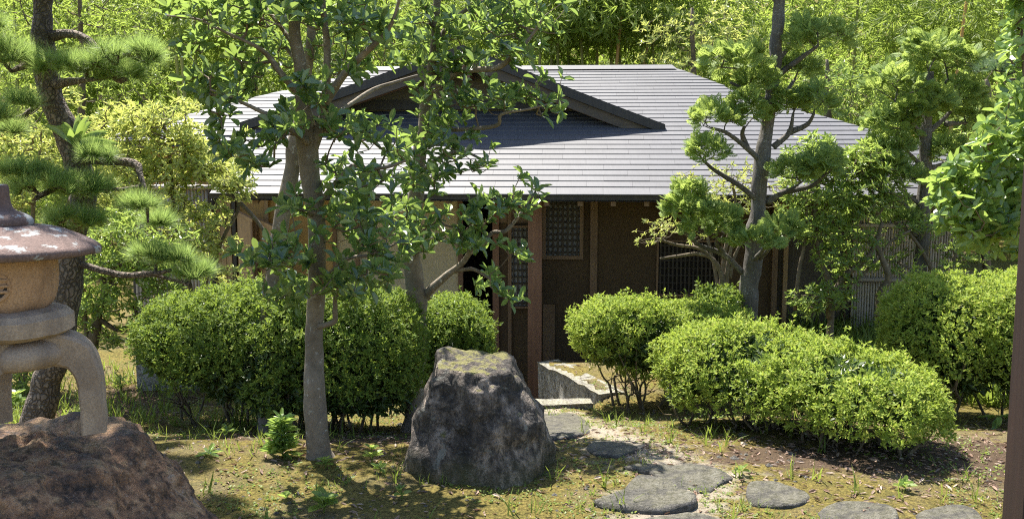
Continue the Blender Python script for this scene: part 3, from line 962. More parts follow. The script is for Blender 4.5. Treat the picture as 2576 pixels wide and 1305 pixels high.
# stepping stones
def flat_stone(outline, name, label, mat, top=.05, group='stepping stones'):
    pts = np.array([on_ground(*p) for p in outline])
    c = pts.mean(0)
    loop = c + (catmull(np.vstack([pts, pts[:1]]), 6)[:-1] - c) * .95
    rel = loop - c
    sy = np.sum(rel[:, 1] * rel[:, 2]) / np.sum(rel[:, 1] ** 2)
    rel[:, 2] = 0
    n = len(rel)
    rings = []
    for s, z in ((1.03, -.06), (1.03, top * .35), (1.0, top * .8), (.95, top), (.8, top * 1.05), (.5, top * 1.1), (.2, top * 1.12)):
        r = rel * s
        nz = .010 * fbm(np.c_[(r[:, :2] + c[:2]) * 6, np.zeros(n)], 4, 21)
        r = r + nrm(rel) * (fbm(np.c_[(rel[:, :2]) * 9, np.full(n, z * 20)], 3, 4) * .012)[:, None] * (s > .9)
        r[:, 2] = z + (nz if z > 0 else 0) + sy * r[:, 1]
        rings.append(r + c)
    V = np.vstack(rings + [c[None] + [0, 0, top * 1.12]])
    m = len(rings)
    i = np.arange(m - 1)[:, None] * n; k = np.arange(n)[None]; k2 = (k + 1) % n
    F4 = np.stack([i + k, i + k2, i + n + k2, i + n + k], -1).reshape(-1, 4)
    F3 = np.stack([np.full(n, m * n), (m - 1) * n + np.arange(n), (m - 1) * n + (np.arange(n) + 1) % n], -1)
    # make the sheet face up whichever way the outline was read
    e = loop - c
    area = np.sum(e[:, 0] * np.roll(e[:, 1], -1) - e[:, 1] * np.roll(e[:, 0], -1))
    if area < 0: F4 = F4[:, ::-1]; F3 = F3[:, ::-1]
    mb = MB(); mb.add(V, F4); mb.f3.append(F3)
    return solo(name, mb, mat, c, label, 'stepping stone', group, smooth=True)
for s, l in zip(STONES, STONE_LABELS):
    flat_stone(s, 'stepping_stone', l, M['stepstone'], .012 if s is STONES[1] else (.036 if s is STONES[3] else .018))

def rough_block(a, b, w, z0, z1, seed, amp=.012, nseg=14):
    """a rough stone bar from a to b in plan, w wide to the right"""
    a = np.array(a, float); b = np.array(b, float); d = (b - a) / np.linalg.norm(b - a); nn = np.array([d[1], -d[0]])
    L = np.linalg.norm(b - a)
    prof = [(0, z0), (0, z0 + (z1 - z0) * .35), (0, z0 + (z1 - z0) * .7), (0, z1 - .012), (.012, z1), (w * .35, z1), (w * .65, z1), (w - .012, z1), (w, z1 - .012), (w, z0)]
    V = []
    for i in range(nseg + 1):
        for (o, z) in prof:
            p = a + d * L * i / nseg + nn * o
            V.append([p[0], p[1], z])
    V = np.array(V)
    k = len(prof)
    V = V + amp * np.stack([fbm(V * 7 + s, 4, seed + s) for s in (0, 11, 23)], -1)
    i = np.arange(nseg)[:, None] * k; j = np.arange(k - 1)[None]
    F = np.stack([i + j, i + j + 1, i + k + j + 1, i + k + j], -1).reshape(-1, 4)
    mb = MB(); mb.add(V, F)
    for base, rev in ((0, False), (nseg * k, True)):
        idx = list(range(base, base + k))
        cpt = len(mb.v[0]) + (1 if rev else 0)
        c = V[idx].mean(0); mb.add(c[None], np.zeros((0, 3), int))
        tri = [[mb.n - 1, idx[t], idx[t + 1]] for t in range(k - 1)]
        mb.f3.append(np.array(tri))
    return mb
mb = rough_block((.245, 8.86), (.73, 7.66), -.2, -.98, -.295, 31)
solo('kerb_stone', mb, M['kerb'], (.49, 8.26, -.98), 'pale mossy kerb stone along the sunken entrance, its top in the sun', 'kerb', smooth=False)
mb = rough_block((.40, 8.84), (1.8, 8.78), .14, -.98, -.295, 37)
solo('kerb_stone', mb, M['kerb'], (1.1, 8.8, -.98), 'far kerb stone in front of the house wall behind the azalea stems', 'kerb', smooth=False)
a0, a1 = at(1345, 1036, 7.5), at(1490, 1036, 7.5)
mb = rough_block((-.55, 7.44), (a1[0], 7.46), -.16, -.9, -.325, 41, .008)
solo('step_slab', mb, M['kerb'], (0, 7.5, -.9), 'bright stone slab at the top of the entrance steps', 'step', smooth=False)
p0 = at(338, 875, 8.0)
mb = rough_block((p0[0], 8.02), (-1.45, 7.9), -.34, -.5, .02, 47, .012)
solo('stone_ledge', mb, M['kerb'], (-2.4, 8.1, -.5), 'long low grey stone ledge behind the left azalea hedge', 'ledge', smooth=False)

# ------------------------------------------------------------------ stone lantern
K = LD / FOC * .90
lc = at(16, 652, LD)
def zpx(py): return at(16, py, LD)[2]
base_z = zpx(1078)
lan = thing('stone_lantern', 'squat stone snow viewing lantern with wide lichened cap on curved legs', 'stone lantern', (lc[0], LD, base_z))
cxy = np.array([lc[0], LD, 0.0])
def prof(lst): return [(r * K, zpx(y)) for r, y in lst]
def smooth_prof(lst, n=4):
    return [tuple(x) for x in catmull(np.array(lst, float), n)]
fin = smooth_prof([(0, 463), (12, 464), (17, 470), (18, 490), (20, 510), (30, 528), (52, 537), (70, 546), (76, 556), (74, 566), (60, 572)], 3)
part('finial', MB().lathe(prof(fin), cxy, 40), M['lantern_hat'], lan, smooth=True)
hat = smooth_prof([(50, 566), (84, 568), (130, 576), (180, 590), (220, 606), (240, 618), (245, 625)], 3) + [(245.5, 627), (244, 638), (238, 640), (190, 636), (120, 634)]
hm = MB().lathe(prof(hat), cxy, 72)
V = hm.v[0]; V += (nrm((V - cxy) * [1, 1, 0])) * (.006 * fbm(V * 5, 3, 3))[:, None]; V[:, 2] += .004 * fbm(V * 9, 3, 5)
hat_o = part('cap', hm, M['lantern_hat'], lan, smooth=True)
body = smooth_prof([(118, 630), (128, 650), (130, 690), (127, 725), (118, 755), (104, 772), (90, 778)], 4)
def worn(mb, amp=.004, f=14):
    for V in mb.v: V += amp * np.stack([fbm(V * f + q, 4, 90 + q) for q in (0, 5, 11)], -1)
    return mb
part('light_chamber', worn(MB().lathe(prof(body), cxy, 64)), M['lantern_body'], lan, smooth=True)
disk = [(80, 772), (120, 774), (149, 779), (165, 793), (166, 812), (165, 829), (150, 838), (112, 848), (70, 851)]
part('platform', worn(MB().lathe(prof(disk), cxy, 64), .003), M['lantern_leg'], lan, smooth='edge')
hub = smooth_prof([(60, 846), (100, 850), (135, 862), (150, 885), (140, 908), (120, 916), (60, 920), (0, 921)], 3)
part('hub', worn(MB().lathe(prof(hub), cxy, 48)), M['lantern_leg'], lan, smooth=True)
# round window of the light chamber, turned a little to the left
def ring_window(ang, pyc, rad):
    r0 = 129 * K
    out = np.array([math.cos(ang), math.sin(ang), 0]); tan = np.array([-math.sin(ang), math.cos(ang), 0])
    c = cxy + out * (r0 - .004) + np.array([0, 0, zpx(pyc)])
    a = np.linspace(0, 2 * math.pi, 41)
    def curve(rr):   # follow the round wall
        x = rr * np.cos(a); ph = x / r0
        return np.array([cxy + (r0 * np.array([math.cos(ang + p), math.sin(ang + p), 0])) for p in ph]) + np.c_[np.zeros(41), np.zeros(41), zpx(pyc) + rr * np.sin(a)]
    w = part('round_window', MB().tube(curve(rad), .007, 8, False), M['lantern_body'], lan, smooth=True)
    inner = curve(rad - .002) - out * -.003
    mb = MB(); mb.add(np.vstack([inner, [c + out * .007]]), np.array([[41, i, i + 1] for i in range(40)]))
    part('shade_disc', mb, M['void'], w)  # dark disc on the wall, its colour stands for the shaded opening
    for dz in (-.35, .05, .45):
        hw = math.sqrt(max(0, 1 - dz * dz)) * rad
        xs = np.linspace(-hw, hw, 9)
        pts = np.array([cxy + (r0 + .006) * np.array([math.cos(ang + x / r0), math.sin(ang + x / r0), 0]) for x in xs]); pts[:, 2] = zpx(pyc) + dz * rad
        part('window_bar', MB().tube(pts, .006, 6), M['lantern_body'], w, smooth=True)
ring_window(-math.pi / 2 + .20, 706, 40 * K)
# three curved legs
def leg(ang):
    line = catmull(np.array([[70, 880, 44], [120, 880, 44], [165, 895, 40], [193, 935, 35], [203, 985, 32], [204, 1030, 31], [206, 1095, 32]], float), 5)
    out = np.array([math.cos(ang), math.sin(ang), 0]); tan = np.array([-math.sin(ang), math.cos(ang), 0])
    n = len(line)
    pos = np.array([cxy + out * r * K + np.array([0, 0, zpx(y)]) for r, y, w in line])
    T = nrm(np.gradient(pos, axis=0)); B = np.cross(T, tan)
    sec = [(-1, -.8), (-.88, -.98), (.88, -.98), (1, -.8), (1, .8), (.88, .98), (-.88, .98), (-1, .8)]
    V = []
    for p, t, b, (r, y, w) in zip(pos, T, B, line):
        for sx, sy in sec: V.append(p + tan * sx * .078 + b * sy * w * K * 1.06)
    k = 8; V = np.array(V)
    V += .006 * np.stack([fbm(V * 12 + s, 3, 50 + s) for s in (0, 7, 13)], -1)
    i = np.arange(n - 1)[:, None] * k; j = np.arange(k)[None]; j2 = (j + 1) % k
    mb = MB(); mb.add(V, np.stack([i + j, i + j2, i + k + j2, i + k + j], -1).reshape(-1, 4))
    part('leg', mb, M['lantern_leg'], lan, smooth='edge')
for a in (math.radians(20), math.radians(140), math.radians(260)): leg(a)

# brown wooden gate post at the right edge
pp = at(2572, 1300, 2.9)
mb = MB()
b0 = np.array([pp[0], 2.9, float(g0(pp[0], 2.9)) - .05])
mb.box((b0[0] - .0, 2.9, b0[2]), (b0[0] + .12, 3.02, 2.3))
V = mb.v[0]
post = thing('gate_post', 'dark brown wooden post at the right edge of the view', 'post', b0)
part('shaft', mb, M['gate_post'], post)
part('cap', MB().box((b0[0] - .015, 2.885, 2.303), (b0[0] + .135, 3.035, 2.34)), M['gate_post'], post)
# ------------------------------------------------------------------ vegetation helpers
def px_pts(lst, D):
    """rows (px, py, r_px[, dD]) -> rows (x, y, z, r)"""
    out = []
    for q in lst:
        d = D + (q[3] if len(q) > 3 else 0)
        p = at(q[0], q[1], d)
        out.append([p[0], p[1], p[2], q[2] * d / FOC])
    return np.array(out)

def limb(pts, n=6, sides=10, rough=.06, seed=0):
    P = catmull(pts, n)
    P[:, 3] = np.maximum(P[:, 3], .002)
    j = fbm(P[:, :3] * 5 + seed, 3, seed)
    P[:, 3] *= 1 + rough * j
    P[:, :3] += (P[:, 3] * .25)[:, None] * np.stack([vnoise(P[:, :3] * 7 + seed + s, seed) for s in (0, 9, 21)], -1)
    return P, MB().tube(P[:, :3], P[:, 3], sides)

def grow(skel, targets, tdir, r_tip=.0022, power=.42, maxr=.012, step=.07, up=.35):
    """connect every target to the tree with a curved twig; returns a MB of twigs"""
    pos = [np.array(p[:3]) for p in skel]; par = [-1] * len(pos)
    pos_a = np.array(pos)
    order = np.argsort([np.min(np.linalg.norm(pos_a - t, axis=1)) for t in targets])
    cap = len(pos) + len(targets) * 40
    buf = np.zeros((cap, 3)); n = len(pos); buf[:n] = pos_a
    paths = []
    for k in order:
        t = targets[k]
        d = np.linalg.norm(buf[:n] - t, axis=1) + up * np.maximum(0, buf[:n, 2] - t[2])
        j = int(np.argmin(d)); p0 = buf[j]; L = np.linalg.norm(t - p0)
        m = int(min(30, max(2, L / step)))
        s = np.linspace(0, 1, m + 1)[1:, None]
        c1 = p0 + (t - p0) * .4 + rng.normal(size=3) * L * .09 + np.array([0, 0, -.05 * L]); c2 = t - tdir[k] * L * .35
        q = (1 - s) ** 3 * p0 + 3 * (1 - s) ** 2 * s * c1 + 3 * (1 - s) * s ** 2 * c2 + s ** 3 * t
        ids = [j]
        for x in q:
            buf[n] = x; par.append(ids[-1]); ids.append(n); n += 1
        paths.append(ids)
    cnt = np.zeros(n)
    for ids in paths: cnt[ids[-1]] += 1
    for i in range(n - 1, -1, -1):
        if par[i] >= 0: cnt[par[i]] += cnt[i]
    rad = np.minimum(r_tip * np.maximum(cnt, 1) ** power, maxr)
    mb = MB()
    for ids in paths:
        r = rad[ids].copy(); r[0] = min(r[0], r[1] * 1.2)
        mb.tube(buf[ids], r, 5, False)
    return mb

def rosettes(P, A, n_lo, n_hi, th_lo, th_hi, length, var=.25, jitter=0.0):
    """leaf positions, frames and lengths of whorls at P about the axes A"""
    n = rng.integers(n_lo, n_hi + 1, len(P))
    idx = np.repeat(np.arange(len(P)), n)
    a = nrm(A)[idx]; e1, e2 = perp(a)
    k = np.concatenate([np.arange(c) / c for c in n])
    ph = 2 * math.pi * (k + rng.uniform(0, 1, len(P))[idx]) + rng.normal(0, .25, len(idx))
    th = np.radians(rng.uniform(th_lo, th_hi, len(idx)))
    rad = np.cos(ph)[:, None] * e1 + np.sin(ph)[:, None] * e2
    d = np.cos(th)[:, None] * a + np.sin(th)[:, None] * rad
    nn = np.sin(th)[:, None] * a - np.cos(th)[:, None] * rad + rng.normal(0, .18, (len(idx), 3))
    L = length * rng.uniform(1 - var, 1 + var, len(idx))
    pos = P[idx] + rng.normal(0, 1, (len(idx), 3)) * jitter
    return pos, frames(d, nn), L

def add_leaves(root, tmpl, pos, R, L, mat, singles=300, name='leaf', rest='foliage', near=True):
    """the leaves that show largest are parts of their own; the others are one part"""
    order = np.argsort(pos[:, 1]) if near else np.arange(len(pos))
    if singles:
        vis = [i for i in order if in_view(pos[i])][:singles]
        if len(vis) < len(pos) and len(vis) < singles and len(pos) <= singles: vis = list(order)
        me = None
        og = ORG[root.name]
        for i in vis:
            if me is None:
                me = to_mesh(name, MB().add(*tmpl), mat)
            o = bpy.data.objects.new(name, me)
            o.parent = root
            mw = np.eye(4); mw[:3, :3] = R[i] * L[i]; mw[:3, 3] = pos[i] - og
            o.matrix_local = Matrix(mw.tolist())
            COL.objects.link(o)
        mask = np.ones(len(pos), bool); mask[vis] = False
    else:
        mask = np.ones(len(pos), bool)
    if mask.any():
        part(rest, inst(MB(), *tmpl, pos[mask], R[mask], L[mask]), mat, root, kind='stuff')

def in_view(p):
    v = np.array([p[0], p[1] * _c - (p[2] - CAM_Z) * _s, p[1] * _s + (p[2] - CAM_Z) * _c])
    if v[1] < .1: return False
    x = 1288 + FOC * v[0] / v[1]; y = 652.5 - FOC * v[2] / v[1]
    return 5 < x < 2571 and 5 < y < 1300

def blob_pts(blobs, D, dens, dd=.3):
    """random points in ellipses given in picture units, spread in depth. blobs: (px,py,rx,ry[,dD])"""
    out = []
    for b in blobs:
        d0 = D + (b[4] if len(b) > 4 else 0)
        n = max(2, int(dens * b[2] * b[3] / 1000))
        u = rdir(n) * (rng.uniform(0, 1, n) ** (1 / 2.6))[:, None] * 1.2
        for q in u:
            d = d0 + q[1] * dd
            out.append(at(b[0] + q[0] * b[2], b[1] + q[2] * b[3], d))
    return np.array(out)

# ------------------------------------------------------------------ trees with glossy leaves
def glossy_tree(name, label, D, trunk, limbs, blobs, dens, leaf_len=.069, singles=300, base=None, dd=.32, tmpl=LEAF_OBOV, mat='leaf_glossy', rim=None, cat='tree'):
    T = px_pts(trunk, D)
    if base is None:
        b = T[0][:3].copy(); b[2] = float(g0(b[0], b[1])) - .05
        if T[0][2] > b[2] + .04:
            T = np.vstack([[b[0], b[1], b[2], T[0][3] * 1.15], T])
    b = T[0][:3]
    root = thing(name, label, cat, b)
    P, mb = limb(T, 8, 14, .10, 3)
    part('trunk', mb, M[rim or 'bark_smooth'], root, smooth=True)
    skel = [p for p in P[len(P) // 4:]]
    for i, l in enumerate(limbs):
        Q, mb = limb(px_pts(l, D), 7, 9, .12, i * 3)
        part('branch', mb, M['bark_smooth'] if l[0][2] > 5 else M['bark_twig'], root, smooth=True)
        skel += [p for p in Q]
    pts = blob_pts(blobs, D, dens, dd)
    ctr = np.array([P[-1][0], D, 0])
    away = nrm((pts - np.array([b[0], b[1], 0])) * [1, 1, 0])
    ax = nrm(away * .55 + np.array([0, 0, .8]) + rng.normal(0, .35, pts.shape))
    part('twigs', grow(np.array(skel), pts, ax), M['bark_twig'], root, kind='stuff', smooth=True)
    pos, R, L = rosettes(pts, ax, 4, 9, 22, 95, leaf_len, .4, .006)
    add_leaves(root, tmpl, pos, R, L, M[mat], singles)
    return root

treeA = glossy_tree('evergreen_tree', 'slender grey trunked evergreen with dark glossy leaves standing in front of the left hedge', 5.15,
    [(806, 1168, 44), (802, 1140, 32), (799, 1090, 28), (793, 1000, 27), (789, 900, 25), (793, 800, 23), (797, 700, 22), (795, 600, 22), (788, 500, 24), (782, 420, 25), (772, 345, 26), (761, 250, 17), (753, 170, 15), (745, 90, 14), (735, 0, 13), (725, -130, 12), (720, -300, 6)],
    [[(785, 390, 16), (802, 335, 17), (815, 290, 13), (820, 230, 11), (823, 150, 9), (818, 70, 8), (812, -20, 7), (805, -160, 4)],
     [(815, 270, 9, -.05), (828, 243, 10, -.1), (876, 175, 9, -.2), (938, 118, 7, -.3), (985, 60, 5, -.35), (1010, -20, 4, -.4)],
     [(812, 310, 7), (832, 299, 6, .05), (880, 263, 5.5, .15), (938, 226, 5, .25), (990, 208, 4, .3), (1050, 190, 3, .35)],
     [(758, 240, 9), (735, 218, 9, -.05), (706, 183, 8, -.15), (674, 141, 7, -.2), (642, 115, 5, -.3), (575, 85, 4, -.35), (500, 50, 3, -.4), (420, 40, 2, -.4)],
     [(775, 360, 9, -.05), (750, 340, 7, -.1), (722, 321, 6, -.2), (680, 293, 6, -.3), (630, 268, 5, -.35), (590, 250, 3.5, -.4), (530, 225, 2.5, -.45)],
     [(805, 520, 8), (822, 487, 6, -.05), (857, 446, 6, -.15), (890, 417, 6, -.2), (930, 424, 5, -.3), (975, 420, 5, -.35), (1020, 405, 3, -.4)],
     [(795, 822, 8, -.02), (822, 816, 7, -.06), (842, 806, 7, -.08), (843, 780, 6, -.1), (846, 735, 5, -.12), (880, 700, 4, -.2), (960, 660, 3, -.3)],
     [(800, 720, 7), (840, 680, 6, -.1), (880, 650, 5, -.2), (940, 640, 4, -.25), (1000, 610, 3, -.3)],
     [(792, 660, 6), (750, 650, 4.5, -.15), (700, 660, 4, -.25), (650, 640, 3, -.3)],
     [(790, 545, 6), (765, 530, 5, -.15), (740, 520, 4, -.2)],
     [(750, 130, 7), (700, 60, 6, .1), (650, 0, 5, .2), (600, -60, 3, .3)]],
    [(640, 60, 100, 60), (540, 40, 110, 40, -.2), (700, 30, 90, 55, -.2), (850, 40, 110, 50), (930, 100, 80, 60, -.2), (890, 190, 50, 40), (480, 120, 40, 35, -.2),
     (500, 190, 55, 55, -.2), (565, 225, 70, 50, -.2), (640, 180, 60, 50), (600, 375, 60, 40, -.3), (560, 300, 40, 30, -.3), (665, 345, 55, 35, -.2), (640, 410, 40, 25, -.3),
     (880, 320, 90, 35, -.1), (965, 360, 80, 45, -.2), (930, 470, 80, 45, -.2), (850, 440, 40, 35), (760, 520, 50, 35, -.25), (725, 640, 65, 45, -.3), (650, 645, 50, 45, -.3), (690, 725, 50, 28, -.3),
     (770, 710, 50, 45, -.3), (880, 565, 90, 60, -.2), (965, 605, 80, 55, -.25), (950, 685, 70, 45, -.25), (870, 690, 45, 40, -.2), (800, 250, 60, 60, -.1), (740, 300, 50, 40, -.2), (870, 740, 40, 25, -.2),
     (700, -120, 180, 40), (900, -160, 160, 40), (780, -330, 200, 40)],
    5.2, .072)

treeC = glossy_tree('evergreen_tree', 'second glossy leaved evergreen rising behind the standing rock with a branch reaching right', 6.45,
    [(1040, 1010, 26), (1046, 900, 24), (1048, 820, 25), (1050, 760, 27), (1040, 700, 24), (1036, 640, 22), (1040, 560, 21), (1046, 470, 20), (1056, 400, 18), (1066, 330, 17), (1075, 260, 16), (1084, 180, 13), (1094, 100, 11), (1100, 0, 9), (1102, -150, 5)],
    [[(1058, 762, 12), (1072, 742, 12), (1090, 723, 11, -.05), (1135, 686, 9, -.15), (1164, 659, 8, -.2), (1180, 637, 7, -.25), (1212, 617, 6, -.3), (1240, 586, 5, -.3), (1272, 581, 5, -.35), (1310, 537, 4, -.35), (1345, 486, 3, -.4), (1352, 450, 2, -.4)],
     [(1140, 683, 5, -.15), (1185, 676, 4.5, -.25), (1215, 689, 4, -.3), (1240, 705, 3, -.35)],
     [(1080, 235, 10), (1125, 200, 9, -.1), (1168, 179, 8, -.2), (1248, 171, 7, -.3), (1287, 146, 6, -.35), (1330, 100, 4, -.4), (1370, 40, 3, -.4)],
     [(1070, 305, 7), (1120, 325, 6, -.1), (1168, 325, 5, -.2), (1250, 315, 5, -.3), (1262, 288, 4, -.35), (1330, 275, 3, -.4), (1390, 260, 2, -.4)],
     [(1090, 130, 7), (1130, 60, 6, .1), (1200, 10, 5, .1), (1300, -20, 3, .1)],
     [(1050, 440, 7), (1100, 400, 5, -.15), (1160, 380, 4, -.25), (1210, 400, 3, -.3)]],
    [(1080, 110, 90, 60, -.1), (1190, 50, 130, 55, -.1), (1330, 40, 85, 60, -.2), (1290, 125, 60, 45, -.2), (1180, 165, 60, 40, -.1), (1110, 260, 80, 50, -.2), (1230, 245, 80, 35, -.2), (1320, 235, 55, 35, -.3), (1385, 268, 40, 25, -.3), (1375, 195, 40, 14, -.3), (1120, 190, 60, 40, -.3),
     (1110, 350, 70, 45, -.2), (1185, 400, 60, 45, -.3), (1060, 440, 80, 55, -.3), (1040, 600, 60, 50, -.3), (1000, 530, 60, 40, -.2), (1155, 565, 55, 55, -.3), (1225, 525, 55, 35, -.3), (1300, 510, 55, 32, -.35), (1345, 475, 22, 25, -.4), (1200, 610, 50, 30, -.3),
     (1292, 640, 42, 22, -.35), (1225, 715, 36, 30, -.35), (1268, 752, 30, 18, -.35), (1325, 440, 20, 18, -.4), (1150, -120, 200, 40)],
    6.6, .078)

treeB = glossy_tree('evergreen_tree', 'leaning dark grey trunk behind the front evergreen, partly hidden by it', 6.3,
    [(672, 900, 24), (680, 780, 22), (690, 680, 21), (702, 600, 20), (716, 520, 20), (732, 430, 19), (746, 350, 17), (760, 270, 14), (775, 150, 12), (785, 20, 9), (790, -150, 5)],
    [[(740, 390, 6), (780, 350, 5, .1), (850, 320, 4, .2), (920, 300, 3, .2)], [(770, 190, 7), (720, 120, 5, .1), (660, 50, 4, .1)]],
    [(830, 410, 40, 30), (900, 480, 60, 35), (660, 120, 80, 60), (820, 100, 60, 80), (760, -100, 200, 100)], 5.0, singles=120)

# ------------------------------------------------------------------ clipped azaleas
def super_surface(c, r, p, n):
    """n points on a superellipsoid about c, with outward normals, evenly by area"""
    d = rdir(n * 5)
    q = np.abs(d / r) ** p
    rad = q.sum(1) ** (-1 / p)
    P = d * rad[:, None]
    N = nrm(np.sign(P) * np.abs(P / r) ** (p - 1) / r)
    w = rad ** 2 / np.maximum((N * d).sum(1), .15)
    keep = rng.uniform(0, 1, len(d)) < w / np.quantile(w, .98)
    P, N = P[keep][:n], N[keep][:n]
    return P + c, N

def inside(P, c, r, p): return (np.abs((P - c) / r) ** p).sum(1) < .93

def morph(a, b, n): return [tuple(np.array(a) * (1 - t) + np.array(b) * t) for t in np.linspace(0, 1, n)]

def hedge(name, label, lumps, per_m2, leaf, mat, stems=10, group=None, bare=.0, thin=.35, zlow=None, sprout=0, cat='shrub'):
    """lumps: (px0, px1, py0, py1, D, depth radius)"""
    L_ = []
    for (x0, x1, y0, y1, D, rd) in lumps:
        c = at((x0 + x1) / 2, (y0 + y1) / 2, D)
        a = (x1 - x0) / 2 * D / FOC; h = (y1 - y0) / 2 * D / FOC
        L_.append((c, np.array([a, rd, h]), 2.7))
    c0 = np.mean([l[0] for l in L_], 0); gz = float(g0(c0[0], c0[1])) - .03
    root = thing(name, label, cat, (c0[0], c0[1], gz), group)
    PP, NN, SZ = [], [], []
    for i, (c, r, p) in enumerate(L_):
        area = 4 * math.pi * ((r[0] * r[1]) ** 1.6 / 3 + (r[0] * r[2]) ** 1.6 / 3 + (r[1] * r[2]) ** 1.6 / 3) ** (1 / 1.6) * 1.15
        P, N = super_surface(c, r, p, int(area * per_m2))
        bumpy = .06 * vnoise(P * 3.0, 31) + .05 * vnoise(P * 8, 33) + .03 * vnoise(P * 20, 34) + rng.exponential(.012, len(P)) * (N[:, 2] > .2)
        P = P + N * bumpy[:, None] - N * (rng.exponential(.035, len(P)))[:, None]
        keep = np.ones(len(P), bool)
        for j, (c2, r2, p2) in enumerate(L_):
            if j != i: keep &= ~inside(P, c2, r2, p2)
        gnd = g0(P[:, 0], P[:, 1])
        keep &= P[:, 2] > gnd + .03 + bare
        rel = (P[:, 2] - c[2]) / r[2]
        keep &= rng.uniform(0, 1, len(P)) > thin * sstep(.15, -.9, rel) * 1.9 * (.55 + .9 * (vnoise(P * 6, 35) > -.1))
        keep &= vnoise(P * 13, 36) > -.72
        Pk, Nk = P[keep], N[keep]
        top = np.nonzero(Nk[:, 2] > .15)[0]
        if len(top) > 40:      # untrimmed shoots
            sh = rng.choice(top, int(len(top) * .012), replace=False)
            for q in range(1, 5):
                PP_s = Pk[sh] + (Nk[sh] * .4 + [0, 0, .8]) * (q * .017) * rng.uniform(.4, 1.4, (len(sh), 1))
                Pk = np.vstack([Pk, PP_s]); Nk = np.vstack([Nk, Nk[sh]])
        PP.append(Pk); NN.append(Nk)
        # inner foliage, so that the crown does not read as a shell
        m = int(area * per_m2 * .4)
        d = rdir(m); q = c + d * r * (rng.uniform(.3, .9, m))[:, None]
        k2 = (q[:, 2] > g0(q[:, 0], q[:, 1]) + .12 + bare)
        PP.append(q[k2]); NN.append(d[k2]); SZ += [np.full(len(PP[-2]), 1.0), np.full(len(PP[-1]), 2.0)]
    P = np.vstack(PP); N = np.vstack(NN)
    ax = nrm(N * .75 + np.array([0, 0, .55]) + rng.normal(0, .35, N.shape))
    S_ = np.concatenate(SZ); mb = MB()
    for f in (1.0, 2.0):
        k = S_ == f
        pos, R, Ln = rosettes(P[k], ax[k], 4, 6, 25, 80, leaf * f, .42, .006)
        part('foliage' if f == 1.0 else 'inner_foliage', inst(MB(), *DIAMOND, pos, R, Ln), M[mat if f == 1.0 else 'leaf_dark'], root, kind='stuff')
    for s in range(stems):
        c, r, p = L_[s % len(L_)]
        a = rng.uniform(0, 2 * math.pi); k = rng.uniform(.1, .75)
        bx, by = c[0] + math.cos(a) * r[0] * k * .9, c[1] + math.sin(a) * r[1] * k * .8
        bz = float(g0(bx, by)) - .03
        a2 = a + rng.normal(0, .4); k2 = rng.uniform(.55, .9)
        t = c + np.array([math.cos(a2) * r[0] * k2, math.sin(a2) * r[1] * k2, r[2] * rng.uniform(-.2, .5)])
        mid = np.array([bx, by, bz]) * .5 + t * .5 + rng.normal(0, .05, 3)
        pts = np.array([[bx, by, bz, .011], [*(np.array([bx, by, bz]) * .72 + t * .28 + rng.normal(0, .03, 3)), .009], [*mid, .0075], [*t, .003]])
        Q, mb = limb(pts, 5, 6, .1, s)
        for w in range(4):     # side shoots
            i0 = int(len(Q) * rng.uniform(.25, .8)); q0 = Q[i0][:3]
            e = q0 + nrm(rng.normal(0, 1, 3) * [1, 1, .4] + [0, 0, .8]) * rng.uniform(.10, .24)
            mb.tube(np.array([q0, (q0 + e) / 2 + rng.normal(0, .015, 3), e]), np.array([.005, .0035, .002]), 5, False)
        part('stem', mb, M['stem'], root, smooth=True)
    return root

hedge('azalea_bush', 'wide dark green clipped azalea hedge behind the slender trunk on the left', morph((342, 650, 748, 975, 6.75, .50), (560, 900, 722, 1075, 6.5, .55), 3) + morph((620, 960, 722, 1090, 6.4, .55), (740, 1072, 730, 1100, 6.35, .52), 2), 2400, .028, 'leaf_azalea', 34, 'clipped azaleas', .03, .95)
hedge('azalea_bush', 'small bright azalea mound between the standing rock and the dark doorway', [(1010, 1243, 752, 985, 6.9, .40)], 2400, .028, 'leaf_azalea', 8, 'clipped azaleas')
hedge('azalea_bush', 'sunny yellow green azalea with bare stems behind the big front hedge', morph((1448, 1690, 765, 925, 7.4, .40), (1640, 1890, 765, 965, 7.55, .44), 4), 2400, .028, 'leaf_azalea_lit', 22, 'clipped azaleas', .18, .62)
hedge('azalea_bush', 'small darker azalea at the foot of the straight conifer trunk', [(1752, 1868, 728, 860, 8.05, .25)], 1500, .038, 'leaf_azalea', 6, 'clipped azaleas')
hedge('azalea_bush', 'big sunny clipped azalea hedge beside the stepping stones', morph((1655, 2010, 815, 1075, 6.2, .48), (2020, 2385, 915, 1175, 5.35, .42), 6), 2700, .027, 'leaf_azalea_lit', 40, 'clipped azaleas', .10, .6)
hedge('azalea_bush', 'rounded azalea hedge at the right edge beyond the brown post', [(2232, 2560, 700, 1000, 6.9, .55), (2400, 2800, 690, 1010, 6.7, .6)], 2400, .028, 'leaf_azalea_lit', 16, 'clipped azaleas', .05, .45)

# ------------------------------------------------------------------ pines and cloud-pruned conifers
def pad_dome(c, rx, ry, rz, n, low=-.25):
    d = rdir(n * 2); d = d[d[:, 2] > low][:n]
    k = rng.uniform(.45, 1, len(d)) ** .6
    P = c + d * np.array([rx, ry, rz]) * k[:, None]
    m = max(5, int(10 * math.sqrt(rx / .25)))
    cd = rdir(m * 3); cd = cd[cd[:, 2] > -.05][:m]
    C = c + cd * np.array([rx, ry, rz]) * rng.uniform(.55, 1.08, (len(cd), 1))
    j = np.argmin(((P[:, None] - C[None]) ** 2).sum(-1), 1)
    P = P + (C[j] - P) * rng.uniform(.15, .62, (len(P), 1))
    d = nrm(d * .6 + nrm(P - C[j] + [0, 0, .02]) * .7)
    P += np.stack([vnoise(P * 7 + s, 41) for s in (0, 5, 9)], -1) * rz * .38
    return P, d

